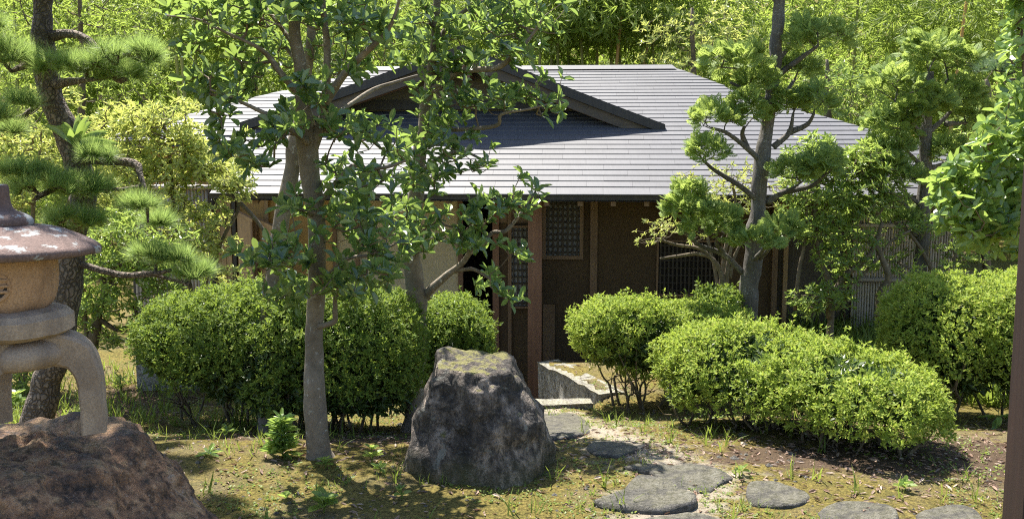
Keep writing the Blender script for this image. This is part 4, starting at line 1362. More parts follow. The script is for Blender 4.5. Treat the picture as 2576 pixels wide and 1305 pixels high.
def conifer(name, label, D, trunk, pads, seed=0):
    """pads: (px, py, rx_px, ry_px, [branch polyline px...], dD)"""
    T = px_pts(trunk, D)
    b = T[0][:3].copy(); b[2] = float(g0(b[0], b[1])) - .05
    T = np.vstack([[b[0], b[1], b[2], T[0][3] * 1.2], T])
    root = thing(name, label, 'tree', b)
    P, mb = limb(T, 8, 14, .10, seed)
    part('trunk', mb, M['bark_conifer'], root, smooth=True)
    for (px, py, rx, ry, br, dD) in pads:
        d = D + dD
        c = at(px, py + ry * .35, d)
        a = rx * d / FOC; h = ry * d / FOC * 1.1
        n = int(a * a * 2500) + 60
        Q, dr = pad_dome(c, a, a * .8, h, n)
        ax = nrm(dr * [1, 1, .35] + np.array([0, 0, .28]) + rng.normal(0, .3, dr.shape))
        nn = nrm(rng.normal(0, .55, dr.shape) + np.array([0, -.35, .9]))
        pad = part('foliage_pad', inst(MB(), *FROND, Q, frames(ax, nn), rng.uniform(.08, .145, len(Q)) * (D / 8.0) ** .5), M['conifer'], root, kind='stuff')
        if br:
            L = len(br)
            l = [(x, y, max(2.2, 8.5 - 5.0 * i / (L - 1)) * (8.0 / D), dD * (i / (L - 1))) for i, (x, y) in enumerate(br)]
            Bp, mb = limb(px_pts(l, D), 6, 8, .1, seed + 1)
            tg = Q[rng.choice(len(Q), min(22, len(Q)), replace=False)]
            tw = grow(Bp[len(Bp) // 2:], tg, nrm(tg - c + [0, 0, .1]), .002, .45, .008)
            V, f3, f4 = tw.arrays(); mb.add(V, f4)
            part('branch', mb, M['bark_conifer'], root, smooth=True)
    return root

conifer('cloud_pruned_conifer', 'tall straight conifer with cloud pruned pads in front of the roof', 8.0,
    [(1884, 800, 24), (1888, 720, 23), (1893, 640, 22), (1901, 560, 21), (1909, 480, 20), (1920, 400, 19), (1930, 320, 17), (1940, 240, 17), (1948, 160, 16), (1956, 80, 15), (1962, 0, 13), (1968, -120, 9), (1972, -260, 4)],
    [(1850, 150, 85, 42, [(1935, 262), (1885, 232), (1838, 208)], -.15), (1900, 200, 40, 30, None, -.1),
     (1800, 290, 65, 45, [(1915, 405), (1880, 372), (1830, 336), (1790, 322)], -.25), (1875, 275, 60, 45, [(1880, 372), (1868, 340), (1872, 320)], -.2),
     (1772, 375, 52, 36, [(1905, 500), (1860, 468), (1800, 430), (1770, 405)], -.3),
     (1725, 520, 60, 40, [(1868, 686), (1822, 642), (1760, 617), (1720, 585)], -.3), (1790, 560, 70, 55, [(1822, 642), (1800, 610)], -.35), (1735, 480, 30, 20, None, -.3),
     (1905, 600, 60, 26, [(1890, 660), (1915, 635), (1930, 615)], -.45),
     (2060, 85, 80, 50, [(1962, 186), (2017, 146), (2058, 116)], -.1), (1995, 90, 40, 40, [(1958, 150), (1985, 120)], .2), (2000, 165, 50, 36, [(1950, 275), (1975, 237), (2000, 200)], .15),
     (1990, 255, 34, 32, [(1945, 370), (1985, 336), (1995, 285)], -.1), (2045, 258, 45, 36, [(1985, 336), (2030, 315), (2048, 285)], -.15),
     (1995, 430, 42, 36, [(1930, 510), (1970, 484), (2000, 470)], -.2), (2060, 410, 52, 44, [(1970, 484), (2040, 468), (2075, 440)], -.25),
     (1965, 575, 45, 24, [(1900, 660), (1950, 610)], -.3),
     (1930, -60, 90, 60, [(1965, 20), (1930, -20)], 0), (2010, -90, 80, 60, [(1968, -40), (2000, -70)], 0), (1965, -200, 90, 70, None, 0)], 5)

conifer('cloud_pruned_conifer', 'second cloud pruned conifer on a thin trunk at the right end of the roof', 9.0,
    [(2316, 760, 17), (2318, 640, 17), (2322, 520, 16), (2328, 420, 15), (2331, 330, 13), (2336, 260, 11), (2343, 180, 6)],
    [(2250, 205, 65, 48, [(2326, 345), (2282, 302), (2252, 255)], -.1), (2330, 130, 75, 50, [(2338, 240), (2335, 180)], 0), (2410, 150, 55, 40, [(2338, 250), (2385, 200)], .1),
     (2400, 235, 65, 45, [(2333, 335), (2380, 292), (2404, 265)], .1), (2440, 290, 60, 40, [(2380, 310), (2430, 310)], .15), (2290, 280, 50, 36, [(2326, 345), (2295, 310)], -.2), (2350, 260, 50, 40, None, -.15),
     (2240, 310, 55, 34, [(2326, 425), (2292, 392), (2250, 345)], -.1), (2200, 400, 70, 32, [(2322, 565), (2262, 503), (2185, 462)], -.2), (2170, 430, 45, 24, [(2262, 503), (2180, 466)], -.2),
     (2250, 440, 60, 34, [(2320, 520), (2270, 480)], -.1), (2390, 380, 55, 34, [(2328, 430), (2380, 410)], 0), (2260, 540, 50, 34, [(2318, 600), (2275, 570)], 0), (2230, 370, 60, 30, None, -.1)], 9)

def pine(name, label, D, trunk, pads, mat='needle', extra=None, ln=.115, cat='pine tree'):
    T = px_pts(trunk, D)
    b = T[0][:3].copy(); b[2] = float(g0(b[0], b[1])) - .05
    T = np.vstack([[b[0], b[1], b[2], T[0][3] * 1.15], T])
    root = thing(name, label, cat, b)
    P, mb = limb(T, 8, 16, .14, 2)
    part('trunk', mb, M['bark_pine'], root, smooth=True)
    for (px, py, rx, ry, br, dD) in pads:
        d = D + dD
        c = at(px, py + ry * .25, d)
        a = rx * d / FOC; h = ry * d / FOC
        n = int(a * a * 1000) + 24
        Q, dr = pad_dome(c, a, a * .8, h, n, -.1)
        ax = nrm(dr * [1, 1, .3] * .7 + np.array([0, 0, .7]) + rng.normal(0, .25, dr.shape))
        pos, R, L = rosettes(Q, ax, 46, 66, 6, 85, ln, .35)
        L3 = np.stack([np.full(len(L), ln * 1.0), L, L], -1)
        part('needle_pad', inst(MB(), *NEEDLE, pos, R, L3), M[mat], root, kind='stuff')
        if br:
            L = len(br)
            l = [(q[0], q[1], q[2] if len(q) > 2 else max(4, 15 - 10.0 * i / (L - 1)), dD * i / (L - 1)) for i, q in enumerate(br)]
            Bp, mb = limb(px_pts(l, D), 7, 9, .22, 4)
            tw = grow(Bp[len(Bp) // 2:], Q, ax, .003, .45, .012)
            V, f3, f4 = tw.arrays(); mb.add(V, f4)
            part('branch', mb, M['bark_pine'], root, smooth=True)
    return root

pine('pine_tree', 'crooked old pine with scaly bark behind the stone lantern', 6.3,
    [(92, 1060, 42), (115, 980, 38), (150, 880, 34), (172, 760, 33), (176, 640, 31), (205, 500, 30), (196, 410, 31), (160, 320, 30), (128, 235, 28), (112, 160, 28), (108, 80, 26), (104, 0, 24), (96, -120, 20), (110, -260, 14), (90, -400, 6)],
    [(330, 150, 85, 48, [(125, 95), (170, 85, 13), (225, 105, 11), (290, 195, 10), (320, 200)], -.3), (230, 175, 65, 40, [(120, 215), (190, 205), (235, 200)], -.35), (150, 170, 60, 35, None, -.4),
     (40, 150, 75, 60, [(110, 130), (70, 160), (30, 180)], -.3), (60, 260, 40, 20, None, -.3), (300, 190, 60, 22, None, -.3),
     (215, 470, 70, 35, [(200, 395), (270, 405, 12), (340, 412, 9), (352, 440, 7), (368, 490, 5), (372, 560, 4)], -.25), (110, 470, 90, 45, [(190, 420), (140, 470), (90, 500)], -.4), (190, 560, 80, 45, [(190, 500), (200, 570)], -.3),
     (60, 430, 60, 30, None, -.45), (350, 520, 45, 26, None, -.3), (240, 400, 40, 22, None, -.2),
     (430, 650, 60, 26, [(180, 660, 9), (300, 690, 8), (380, 690, 7), (430, 680, 5)], -.1), (490, 690, 45, 22, [(380, 690, 5), (480, 715, 4)], -.1), (380, 640, 40, 20, None, -.1), (400, 560, 35, 18, None, 0),
     (30, 330, 30, 14, [(125, 235, 9), (60, 290, 7), (0, 300, 5)], -.1),
     (60, -90, 190, 60, [(98, -80), (40, -60)], -.6), (260, -110, 170, 60, [(98, -100), (220, -80)], -.7), (60, -260, 200, 70, None, -.9), (300, -260, 150, 60, None, -.6), (-150, -150, 150, 80, None, -.9), (-120, 60, 110, 60, None, -.5), (-60, 300, 80, 40, None, -.6), (60, -420, 200, 80, None, -1.2),
     (90, -400, 330, 60, [(100, -200, 14), (120, -300, 11), (90, -360, 7)], -1.9), (-170, -430, 300, 60, [(100, -230, 12), (0, -330, 9), (-150, -400, 6)], -1.9), (330, -420, 250, 55, [(104, -230, 12), (200, -330, 9), (320, -390, 6)], -1.7)],
    'needle')

pine('pine_tree', 'blue green pine branch peeping in at the upper right edge', 8.6,
    [(2680, 760, 24), (2675, 500, 22), (2668, 250, 20), (2660, 0, 16), (2660, -150, 8)],
    [(2530, 175, 70, 40, [(2668, 240, 9), (2600, 210, 7), (2540, 200, 4)], 0), (2600, 120, 70, 40, [(2665, 150, 8), (2610, 140, 5)], .1), (2590, 240, 60, 30, None, 0)], 'needle_blue')

# ------------------------------------------------------------------ leafy shrubs
def shrub(name, label, D, stems, blobs, dens, leaf, mat, tmpl=LEAF_LANCE, singles=0, dd=.3, cat='shrub', n=(5, 8), th=(35, 95), group=None, stemmat='stem', upw=.8):
    S = [px_pts(s, D) for s in stems]
    b = S[0][0][:3].copy(); b[2] = float(g0(b[0], b[1])) - .04
    root = thing(name, label, cat, b, group)
    skel = []
    for i, s in enumerate(S):
        gz = float(g0(s[0][0], s[0][1])) - .04
        if i == 0 and s[0][2] > gz: s = np.vstack([[s[0][0], s[0][1], gz, s[0][3] * 1.1], s])
        P, mb = limb(s, 6, 9, .14, i)
        part('stem', mb, M[stemmat], root, smooth=True)
        skel += [p for p in P[len(P) // 3:]]
    pts = blob_pts(blobs, D, dens, dd)
    away = nrm((pts - np.array([b[0], b[1], 0])) * [1, 1, 0])
    ax = nrm(away * .5 + np.array([0, 0, upw]) + rng.normal(0, .4, pts.shape))
    part('twigs', grow(np.array(skel), pts, ax, .0018, .45, .008), M[stemmat], root, kind='stuff', smooth=True)
    pos, R, L = rosettes(pts, ax, n[0], n[1], th[0], th[1], leaf)
    add_leaves(root, tmpl, pos, R, L, M[mat], singles)
    return root

shrub('pale_shrub', 'pale yellow green shrub spilling over the left corner of the roof', 8.3,
    [[(500, 800, 7), (520, 700, 6), (560, 600, 5), (600, 520, 4), (570, 440, 3)], [(490, 790, 7), (470, 680, 6), (440, 560, 5), (430, 430, 4), (420, 330, 3)], [(480, 780, 6), (430, 650, 5), (360, 520, 4), (330, 400, 3)],
     [(690, 640, 5, -.1), (650, 560, 5, -.1), (560, 470, 5, -.1), (490, 410, 4, -.1), (450, 380, 3, -.1)]],
    [(400, 320, 80, 45), (330, 350, 60, 50), (480, 345, 45, 35), (440, 390, 75, 50), (520, 410, 55, 40), (560, 440, 60, 42, -.1), (595, 485, 42, 24, -.1), (400, 450, 70, 45), (330, 440, 60, 45), (450, 520, 60, 40), (380, 560, 60, 50), (520, 610, 45, 40), (555, 690, 45, 25), (590, 620, 20, 20), (470, 270, 40, 18), (585, 430, 50, 36, -.1), (612, 470, 30, 26, -.1), (480, 420, 60, 50), (360, 290, 60, 30), (540, 540, 40, 40), (480, 600, 50, 50), (430, 640, 60, 40), (620, 330, 1, 1)],
    31, .056, 'leaf_yellow')
shrub('pale_shrub', 'pale yellow green shrub behind the pine trunk at the left edge', 8.6,
    [[(80, 800, 6), (80, 600, 5), (90, 450, 4), (100, 380, 3)], [(85, 780, 5), (150, 560, 4), (230, 400, 3)]],
    [(60, 385, 85, 40), (150, 350, 60, 40), (240, 330, 60, 45), (290, 290, 55, 35), (40, 320, 60, 40), (20, 480, 70, 50), (140, 430, 60, 40), (270, 420, 70, 45), (250, 500, 60, 40), (140, 250, 60, 40)],
    17, .06, 'leaf_yellow')
shrub('dark_stemmed_shrub', 'shrub with crooked dark stems between the lantern and the left hedge', 7.4,
    [[(230, 912, 15), (236, 845, 13), (250, 780, 11), (264, 730, 10), (248, 680, 8), (215, 655, 6)], [(240, 830, 8), (262, 740, 8), (300, 660, 7), (345, 600, 6), (370, 520, 5)], [(222, 880, 7), (215, 800, 6), (205, 700, 6), (240, 640, 5)],
     [(245, 800, 6), (300, 830, 5), (335, 800, 4), (345, 780, 3)], [(262, 735, 6), (320, 690, 5), (400, 660, 4), (470, 640, 3)]],
    [(290, 600, 70, 45), (370, 620, 60, 40), (260, 660, 50, 35), (330, 700, 60, 40), (400, 740, 50, 30), (300, 560, 60, 30), (210, 600, 40, 30), (280, 760, 40, 40), (450, 600, 40, 30), (330, 640, 80, 50), (240, 720, 50, 60), (320, 800, 50, 40), (400, 690, 60, 40), (200, 800, 40, 50), (270, 850, 30, 30)],
    20, .058, 'leaf_pieris')
shrub('leafy_shrub', 'low leafy shrub behind the pine trunk at the left edge', 8.0,
    [[(60, 980, 7), (70, 900, 6), (90, 820, 5), (110, 740, 4)], [(55, 960, 6), (20, 860, 5), (0, 780, 4)]],
    [(40, 900, 70, 50), (110, 860, 50, 50), (20, 980, 60, 40), (90, 960, 50, 35), (60, 780, 80, 60), (130, 760, 50, 50), (240, 620, 60, 50)],
    14, .06, 'leaf_pieris')
shrub('fresh_green_shrub', 'dense fresh green shrub covering the right front corner of the house', 8.7,
    [[(2090, 800, 9), (2100, 740, 9), (2130, 690, 8), (2190, 640, 7), (2220, 560, 5)], [(2085, 800, 10), (2088, 720, 8), (2060, 640, 6), (2050, 540, 5), (2060, 450, 4)], [(2210, 800, 10), (2215, 740, 9), (2235, 700, 8), (2215, 640, 7), (2190, 600, 5)], [(2100, 740, 6), (2170, 690, 5), (2240, 610, 4), (2290, 580, 3)], [(2000, 780, 5), (2010, 680, 5), (2025, 600, 4), (2030, 480, 3)]],
    [(2070, 400, 65, 45), (2130, 430, 65, 50), (2040, 470, 70, 55), (2110, 520, 75, 55), (2180, 500, 65, 50), (2010, 560, 60, 45), (2150, 590, 60, 40), (2060, 600, 45, 30), (2240, 470, 50, 50), (2190, 400, 60, 40), (2010, 410, 45, 40), (2090, 660, 40, 40), (2110, 740, 50, 40), (2030, 760, 40, 40), (2160, 660, 40, 30), (2050, 360, 40, 22)],
    30, .06, 'leaf_pieris')
shrub('thin_shrub', 'thin shrub with sparse bright leaves in front of the grey bamboo fence', 8.9,
    [[(2370, 800, 7), (2360, 720, 6), (2330, 650, 5), (2290, 590, 4), (2250, 560, 3)], [(2365, 780, 6), (2390, 680, 5), (2420, 600, 4)], [(2362, 740, 4), (2310, 690, 3), (2260, 660, 2.5)]],
    [(2270, 600, 60, 50), (2380, 620, 60, 50), (2440, 640, 60, 50), (2250, 680, 50, 35), (2330, 560, 50, 30), (2380, 700, 60, 30)],
    11, .055, 'leaf_pieris')
shrub('yellowish_shrub', 'yellow green shrub between the conifer trunk and the eave', 8.8,
    [[(1810, 800, 6), (1815, 700, 6), (1830, 600, 5), (1850, 520, 4), (1840, 450, 3)], [(1812, 760, 5), (1790, 640, 4), (1760, 520, 3), (1745, 460, 2.5)]],
    [(1735, 450, 38, 32), (1845, 445, 60, 38), (1800, 490, 60, 30), (1760, 480, 40, 25), (1890, 480, 40, 35), (1960, 480, 40, 40), (1870, 520, 40, 25)],
    15, .045, 'leaf_yellow')
shrub('low_branching_shrub', 'thin branched shrub with yellow green leaf tips in front of the lattice window', 8.3,
    [[(1822, 760, 10), (1820, 710, 9), (1800, 660, 6), (1760, 640, 5), (1700, 645, 4), (1660, 650, 2.5)], [(1825, 720, 7), (1830, 670, 6), (1840, 620, 4), (1845, 590, 3)], [(1815, 690, 5), (1770, 630, 4), (1700, 615, 4), (1650, 600, 3)], [(1835, 700, 5), (1850, 640, 4), (1870, 600, 3)]],
    [(1640, 590, 38, 22), (1690, 575, 45, 24), (1660, 560, 35, 16), (1740, 590, 30, 20), (1840, 570, 35, 24), (1615, 605, 16, 10)],
    19, .033, 'leaf_yellow')
shrub('camellia', 'camellia with broad shiny leaves leaning in from the right edge', 4.7,
    [[(2700, 1150, 22), (2690, 900, 20), (2670, 700, 17), (2640, 560, 12), (2600, 450, 8)], [(2665, 680, 9), (2590, 620, 7), (2500, 560, 5), (2420, 510, 3.5), (2360, 470, 2.5)], [(2640, 560, 8), (2570, 480, 6), (2500, 400, 4), (2470, 340, 2.5)], [(2640, 560, 8), (2610, 350, 6), (2580, 220, 4), (2570, 60, 3)]],
    [(2480, 520, 95, 85), (2400, 485, 65, 45), (2365, 460, 35, 25), (2540, 400, 55, 70), (2450, 430, 60, 40), (2560, 260, 45, 70), (2500, 345, 55, 40), (2570, 100, 40, 75), (2530, 590, 60, 45), (2390, 545, 40, 28), (2450, 590, 50, 30), (2600, 500, 60, 90), (2640, 300, 60, 120), (2600, -40, 80, 60)],
    9.5, .064, 'leaf_camellia', LEAF_OVAL, 300, .25, 'shrub', (5, 7), (45, 105), None, 'bark_twig', .6)

# the long-leaved plant lodged on the pine trunk
pp = at(190, 365, 6.15)
root = thing('strap_leaved_plant', 'strap leaved plant growing against the crook of the pine trunk', 'plant', pp)
for i in range(13):
    a = rng.uniform(-.9, 1.25); l = rng.uniform(.18, .30)
    t = np.linspace(0, 1, 7)
    out = np.array([math.sin(a), rng.uniform(-.35, .2), math.cos(a) * .9])
    P = pp + np.outer(t * l, nrm(out)) + np.outer(t ** 2.2 * l * .35, [math.sin(a) * .5, 0, -.8])
    w = .024 * np.sin(np.clip(t * .9 + .12, 0, 1) * math.pi) ** .7
    side = nrm(np.cross(np.gradient(P, axis=0), [0.1, -1, .3]))
    V = np.vstack([P - side * w[:, None], P + [0, .006, -.004], P + side * w[:, None]])
    F = [[k, k + 1, 7 + k + 1, 7 + k] for k in range(6)] + [[7 + k, 7 + k + 1, 14 + k + 1, 14 + k] for k in range(6)]
    part('leaf', MB().add(V, F), M['leaf_camellia'], root, smooth=True)

# ------------------------------------------------------------------ bamboo grove and wood behind the house
def grove():
    cul = [(468, 16, 'g'), (484, 15.5, 'g'), (505, 17, 'g'), (1352, 15.6, 'g'), (1376, 16.3, 'g'), (1404, 16.0, 'g'), (1497, 16.3, 'g'), (1521, 15.4, 'd'), (1543, 16.1, 'g'), (1566, 16.6, 'g'), (1592, 15.8, 'd'), (1612, 16.4, 'g'), (1650, 16.2, 'g'), (1474, 15.9, 'g'), (1440, 16.5, 'g'),
           (2368, 16, 'd'), (2384, 17.5, 'g'), (2420, 18, 'g'), (2130, 17.5, 'g'), (2240, 18.5, 'g'), (2470, 17, 'g'), (1720, 17.8, 'g'), (1800, 18.4, 'g'), (820, 17, 'g'), (640, 18, 'g'), (560, 17.5, 'g'), (400, 18, 'g'), (330, 17, 'g'), (240, 18, 'g'), (60, 17.2, 'g'), (930, 18, 'g'), (1000, 17, 'g'), (1240, 18.2, 'g'), (1290, 17.3, 'g')]
    DRY = ['dry orange brown bamboo culm standing out above the middle of the ridge', 'short dry brown bamboo culm just right of the orange one above the ridge', 'dry orange bamboo culm behind the thin conifer at upper right']
    protos = []
    for k in range(4):          # foliage of one bamboo: sprays on drooping side shoots
        n = 620 if k < 3 else 260
        h = rng.uniform(.18 if k < 3 else .70, 1.0, n) * 5.6
        a = rng.uniform(0, 2 * math.pi, n); r = (.12 + rng.uniform(0, 1, n) ** .7 * 1.15) * (1.15 - .35 * (h / 5.6))
        P = np.stack([np.cos(a) * r, np.sin(a) * r, h - r * .25], -1)
        P += np.stack([vnoise(P * 1.3 + s, 60 + k) for s in (0, 4, 8)], -1) * .35
        d = nrm(np.stack([np.cos(a), np.sin(a), rng.uniform(-.5, .35, n)], -1) + rng.normal(0, .35, (n, 3)))
        mb = inst(MB(), *SPRAY, P, frames(d, np.array([0, -.5, .8]) + rng.normal(0, .6, (n, 3))), rng.uniform(.26, .44, n))
        protos.append(to_mesh('foliage', mb, M['leaf_bamboo']))
    t = np.linspace(0, 1, 26)
    cm = []
    for k in range(2):
        P = np.stack([.25 * t ** 2.5 * (1 - 2 * k), .1 * t ** 2, t * 5.8], -1)
        mb = MB().tube(P, .042 * (1 - .6 * t), 8)
        for q, tt in zip(P[1:-1], t[1:-1]):     # nodes
            mb.tube(np.array([q - [0, 0, .012], q, q + [0, 0, .012]]), np.array([.043, .050, .043]) * (1 - .6 * tt), 8, False)
        cm.append(to_mesh('culm', mb, M['culm'], smooth=True))
    cd = cm[0].copy(); cd.materials[0] = M['culm_dry']
    for i, (px, D, kind) in enumerate(cul):
        x = (px - 1288) / FOC * D
        z = float(g0(x, D)) - .05
        root = thing('bamboo', DRY.pop(0) if kind == 'd' else 'green bamboo of the grove behind the house', 'bamboo', (x, D, z),
                     'dry culms in the bamboo grove' if kind == 'd' else 'bamboos of the grove')
        root.rotation_euler = (0, 0, rng.uniform(0, 6.28) if kind != 'd' else 0.0)
        for nm, me in (('culm', cd if kind == 'd' else cm[i % 2]), ('foliage', protos[3 if (1330 < px < 1660 or 455 < px < 515 or kind == 'd') else i % 3])):
            o = bpy.data.objects.new(nm, me); o.parent = root; COL.objects.link(o)
            if nm == 'foliage':
                o['kind'] = 'stuff'; o.rotation_euler = (0, 0, rng.uniform(0, 6.28))
            elif kind == 'd': o.rotation_euler = (0, .03, 0)
    # the mass of the thicket behind
    n = 17000
    x = rng.uniform(-13, 13, n); y = 17.0 + rng.uniform(0, 1, n) ** 1.2 * 5
    z = rng.uniform(-.2, 5.6, n)
    P = np.stack([x, y, z], -1)
    keep = fbm(P * .9, 3, 70) > -.12
    P = P[keep]; n = len(P)
    d = nrm(rng.normal(0, 1, (n, 3)) * [1, 1, .5] + [0, 0, -.15])
    solo('bamboo_thicket', inst(MB(), *SPRAY, P, frames(d, np.array([0, -.5, .8]) + rng.normal(0, .6, (n, 3))), rng.uniform(.28, .5, n)), M['leaf_bamboo'], (0, 20, 0),
         'sunlit yellow green bamboo thicket filling the background', 'thicket', kind='stuff')
    n = 9000
    x = rng.uniform(-18, 18, n); y = 25 + rng.uniform(0, 1, n) * 4; z = rng.uniform(0, 8.0, n)
    P = np.stack([x, y, z], -1)
    d = nrm(rng.normal(0, 1, (n, 3)))
    solo('far_wood', inst(MB(), *SPRAY, P, frames(d, rng.normal(0, 1, (n, 3))), rng.uniform(.6, 1.1, n)), M['leaf_bamboo'], (0, 27, 0),
         'hazy wood seen through gaps in the bamboo', 'wood', kind='stuff')
grove()

def leafy_tree(name, label, px, D, top, blobs, dens, leaf, mat, dd=.5, trunk_r=12):
    t = [(px, 700, trunk_r), (px - 6, 450, trunk_r * .9), (px + 5, 250, trunk_r * .75), (px, top, trunk_r * .3)]
    return shrub(name, label, D, [t], blobs, dens, leaf, mat, LEAF_LANCE, 0, dd, 'tree', (6, 9), (35, 100), None, 'stem', .5)
leafy_tree('maple_tree', 'light green small leaved tree behind the upper part of the pine', 200, 12.0, -60,
    [(60, 60, 130, 80), (220, 60, 130, 70), (330, 50, 100, 70), (380, 150, 80, 60), (180, 200, 140, 60), (30, 220, 80, 70), (330, 240, 90, 50), (420, 240, 60, 40), (120, -60, 220, 70)], 8, .065, 'leaf_bamboo', .6)
leafy_tree('evergreen_shrub_tree', 'shiny leaved evergreen rising behind the right hip of the roof', 2080, 13.5, 150,
    [(2060, 200, 70, 45), (2130, 240, 80, 50), (2110, 180, 60, 40), (2180, 290, 70, 45), (2030, 160, 40, 30), (2200, 200, 60, 50)], 12, .085, 'leaf_pieris', .6)
leafy_tree('small_leaved_tree', 'feathery yellow green tree arching behind the roof ridge', 1740, 14.0, 20,
    [(1700, 120, 90, 60), (1780, 90, 80, 55), (1760, 160, 80, 40), (1830, 60, 70, 60), (1680, 60, 70, 40), (1870, 130, 60, 60)], 10, .075, 'leaf_yellow', .6)
leafy_tree('evergreen_shrub_tree', 'green tree filling the gap between thin conifer and camellia', 2480, 12.0, 200,
    [(2450, 380, 90, 60), (2540, 300, 80, 80), (2400, 470, 80, 60), (2500, 480, 80, 60), (2430, 560, 80, 50), (2560, 200, 60, 80), (2380, 620, 60, 50)], 9, .07, 'leaf_pieris', .6)

# ------------------------------------------------------------------ ground cover
def grass_at(pts, n_lo, n_hi, ln, spread=.03):
    ax = nrm(np.array([0, 0, 1.]) + rng.normal(0, .15, pts.shape))
    pos, R, L = rosettes(pts, ax, n_lo, n_hi, 4, 50, ln, .45, spread * .4)
    return pos, R, L
def scatter(n, x0, x1, y0, y1, cond=None):
    x = rng.uniform(x0, x1, n); y = y0 + (y1 - y0) * rng.uniform(0, 1, n) ** 1.3
    keep = ~in_poly(x, y, PIT)
    for s in cents: keep &= np.hypot(x - s[0], (y - s[1])) > .2
    if cond is not None: keep &= cond(x, y)
    x, y = x[keep], y[keep]
    return np.stack([x, y, g0(x, y)], -1)
clump = lambda x, y: vnoise(np.stack([x * 2.3, y * 2.3, 0 * x], -1), 80) > .05
mb = MB()
P_ = scatter(1300, -3.0, 3.2, 4.0, 8.0, clump)
inst(mb, *BLADE, *grass_at(P_, 3, 7, .055))
P_ = scatter(120, -2.6, 2.4, 4.1, 7.6)
inst(mb, *BLADE, *grass_at(P_, 4, 8, .11))
P_ = scatter(400, -4.5, -1.5, 6.4, 9.0)
inst(mb, *BLADE, *grass_at(P_, 4, 8, .13))
P_ = scatter(900, 3.0, 5.5, 7.5, 11.0)
inst(mb, *BLADE, *grass_at(P_, 5, 9, .3))
solo('grass', mb, M['grass'], (0, 0, 0), 'thin grass blades growing through the moss', 'grass', kind='stuff')
# moss tufts and clover-like leaflets
mb = MB()
P_ = scatter(11000, -3.0, 3.0, 4.0, 8.0, lambda x, y: vnoise(np.stack([x * 1.7, y * 1.7, 0 * x], -1), 83) > -.25)
pos, R, L = rosettes(P_, np.tile([0, 0, 1.], (len(P_), 1)), 3, 5, 40, 85, .015, .5, .006)
inst(mb, *DIAMOND, pos, R, np.stack([L * 1.7, L, L], -1))
solo('ground_cover', mb, M['grass'], (0, 0, 0), 'tiny leaves of ground cover spread over the moss', 'ground cover', kind='stuff')
# leaf litter
mb = MB()
n = 20000
x = rng.uniform(-4.5, 3.6, n); y = 4.0 + 5.0 * rng.uniform(0, 1, n) ** 1.2
def lit_w(x, y):
    e = lambda cx, cy, rx, ry: np.exp(-(((x - cx) / rx) ** 2 + ((y - cy) / ry) ** 2))
    return np.clip(e(1.75, 5.35, 1.1, .6) + e(2.6, 5.2, .8, 1.0) * .8 + e(-.8, 5.5, 1.1, .6) * .7 + e(-3.2, 7.6, 1.0, 1.0) + .22, 0, 1)
k = (rng.uniform(0, 1, n) < lit_w(x, y)) & ~in_poly(x, y, PIT)
P_ = np.stack([x[k], y[k], g0(x[k], y[k]) + .007], -1); n = len(P_)
d = nrm(rng.normal(0, 1, (n, 3)) * [1, 1, .12])
inst(mb, *LEAF_LANCE, P_, frames(d, np.array([0, 0, 1.]) + rng.normal(0, .45, (n, 3))), rng.uniform(.012, .055, n) ** 1.0)
solo('leaf_litter', mb, M['litter'], (0, 0, 0), 'brown fallen leaves lying under the hedges', 'fallen leaves', kind='stuff')
# pebbles
mb = MB()
n = 1300
x = rng.uniform(-2, 2.6, n); y = 4.0 + 3.4 * rng.uniform(0, 1, n) ** 1.3
k = ~in_poly(x, y, PIT)
P_ = np.stack([x[k], y[k], g0(x[k], y[k]) + .001], -1)
oct_v = np.array([[1, 0, 0], [0, 1, 0], [-1, 0, 0], [0, -1, 0], [0, 0, .6], [.7, .7, .1]]); oct_f = np.array([[0, 5, 4], [5, 1, 4], [1, 2, 4], [2, 3, 4], [3, 0, 4]])
inst(mb, oct_v, oct_f, P_, frames(nrm(rng.normal(0, 1, (len(P_), 3)) * [1, 1, .05]), np.tile([0, 0, 1.], (len(P_), 1))), rng.exponential(.0045, len(P_)) + .003)
solo('pebbles', mb, M['stepstone'], (0, 0, 0), 'small pebbles and grit scattered on the path', 'pebbles', kind='stuff')

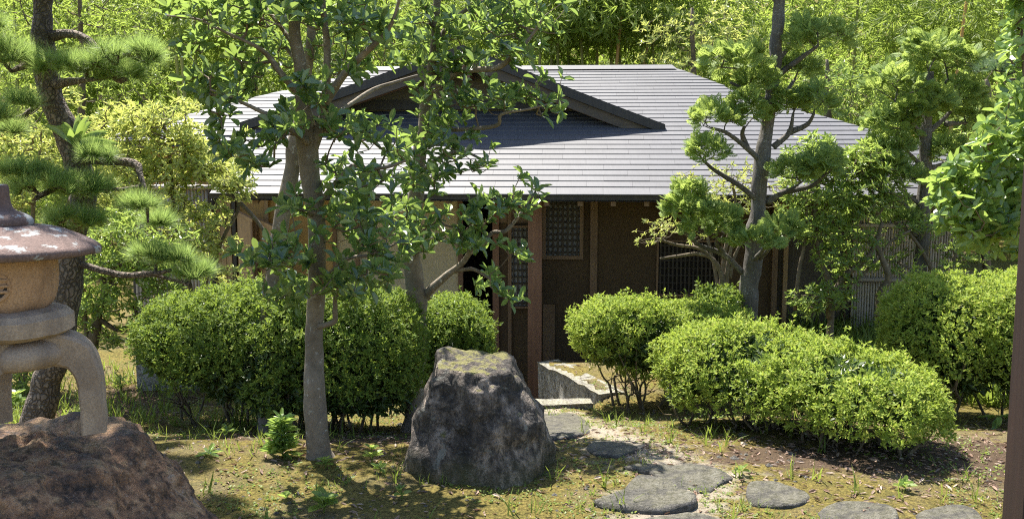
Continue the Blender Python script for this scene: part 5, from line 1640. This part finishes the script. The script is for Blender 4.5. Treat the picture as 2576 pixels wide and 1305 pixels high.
# single weeds
def weed(px, py, label, leaves, ln, tmpl, mat, tiers=1, h=.0, th=(35, 80), name='weed'):
    p = on_ground(px, py)
    root = thing(name, label, 'plant', p)
    if h:
        P, mb = limb(np.array([[*p, .004], [p[0] + .004, p[1], p[2] + h * .5, .0035], [p[0] - .003, p[1], p[2] + h, .002]]), 4, 6, .05, 1)
        part('stem', mb, M['grass'], root, smooth=True)
    me = None
    for t in range(tiers):
        q = p + np.array([0, 0, .008 + h * (t + .6) / max(tiers, 1) if h else .008])
        pos, R, L = rosettes(q[None], np.array([[rng.normal(0, .12), rng.normal(0, .12), 1.]]), leaves, leaves, th[0], th[1], ln * (1.12 - .5 * t / max(tiers, 1)), .2)
        for i in range(len(pos)):
            part('leaf', inst(MB(), *tmpl, pos[i:i + 1], R[i:i + 1], L[i:i + 1]), M[mat], root)
weed(710, 1150, 'upright lily like plant with whorled narrow leaves left of the slender trunk', 11, .105, LEAF_LANCE, 'leaf_camellia', 11, .22, (45, 85), 'lily')
weed(525, 1145, 'flat rosette weed on the moss left of the lily', 9, .075, LEAF_LANCE, 'leaf_camellia', 1, 0, (60, 84))
weed(818, 1178, 'tiny bright weed at the foot of the slender trunk', 5, .05, LEAF_OVAL, 'leaf_pieris', 2, .05)
weed(935, 1165, 'bright broad leaved seedling between slender trunk and standing rock', 5, .06, LEAF_OVAL, 'leaf_pieris', 2, .09)
weed(955, 1190, 'small pale seedling left of the standing rock', 4, .045, LEAF_OVAL, 'leaf_camellia', 2, .04)
weed(815, 1290, 'broad leaved weed at the bottom edge below the slender trunk', 7, .085, LEAF_OVAL, 'leaf_pieris', 2, .07)
weed(720, 1255, 'small weed on the moss below the lily', 6, .04, LEAF_OVAL, 'leaf_pieris', 1, 0)
weed(1010, 1255, 'three leaved weed in front of the standing rock', 4, .045, LEAF_OVAL, 'leaf_pieris', 2, .05)
weed(305, 985, 'bright weed on the leaf litter right of the lantern', 6, .10, LEAF_LANCE, 'leaf_pieris', 2, .12)
weed(570, 1100, 'fern like green weed under the left hedge', 8, .08, LEAF_LANCE, 'leaf_pieris', 1, .04)
weed(40, 1040, 'leafy plant seen between the lantern legs', 8, .10, LEAF_OVAL, 'leaf_pieris', 3, .16)
weed(1865, 1195, 'small green weed on the litter under the big azalea hedge', 5, .04, LEAF_OVAL, 'leaf_pieris', 1, .03)
weed(2275, 1235, 'bright weed under the right end of the big azalea hedge', 5, .05, LEAF_OVAL, 'leaf_pieris', 2, .04)
weed(2510, 1080, 'drooping narrow leaved plant beside the brown post', 6, .14, LEAF_LANCE, 'leaf_camellia', 1, .14, (70, 130))
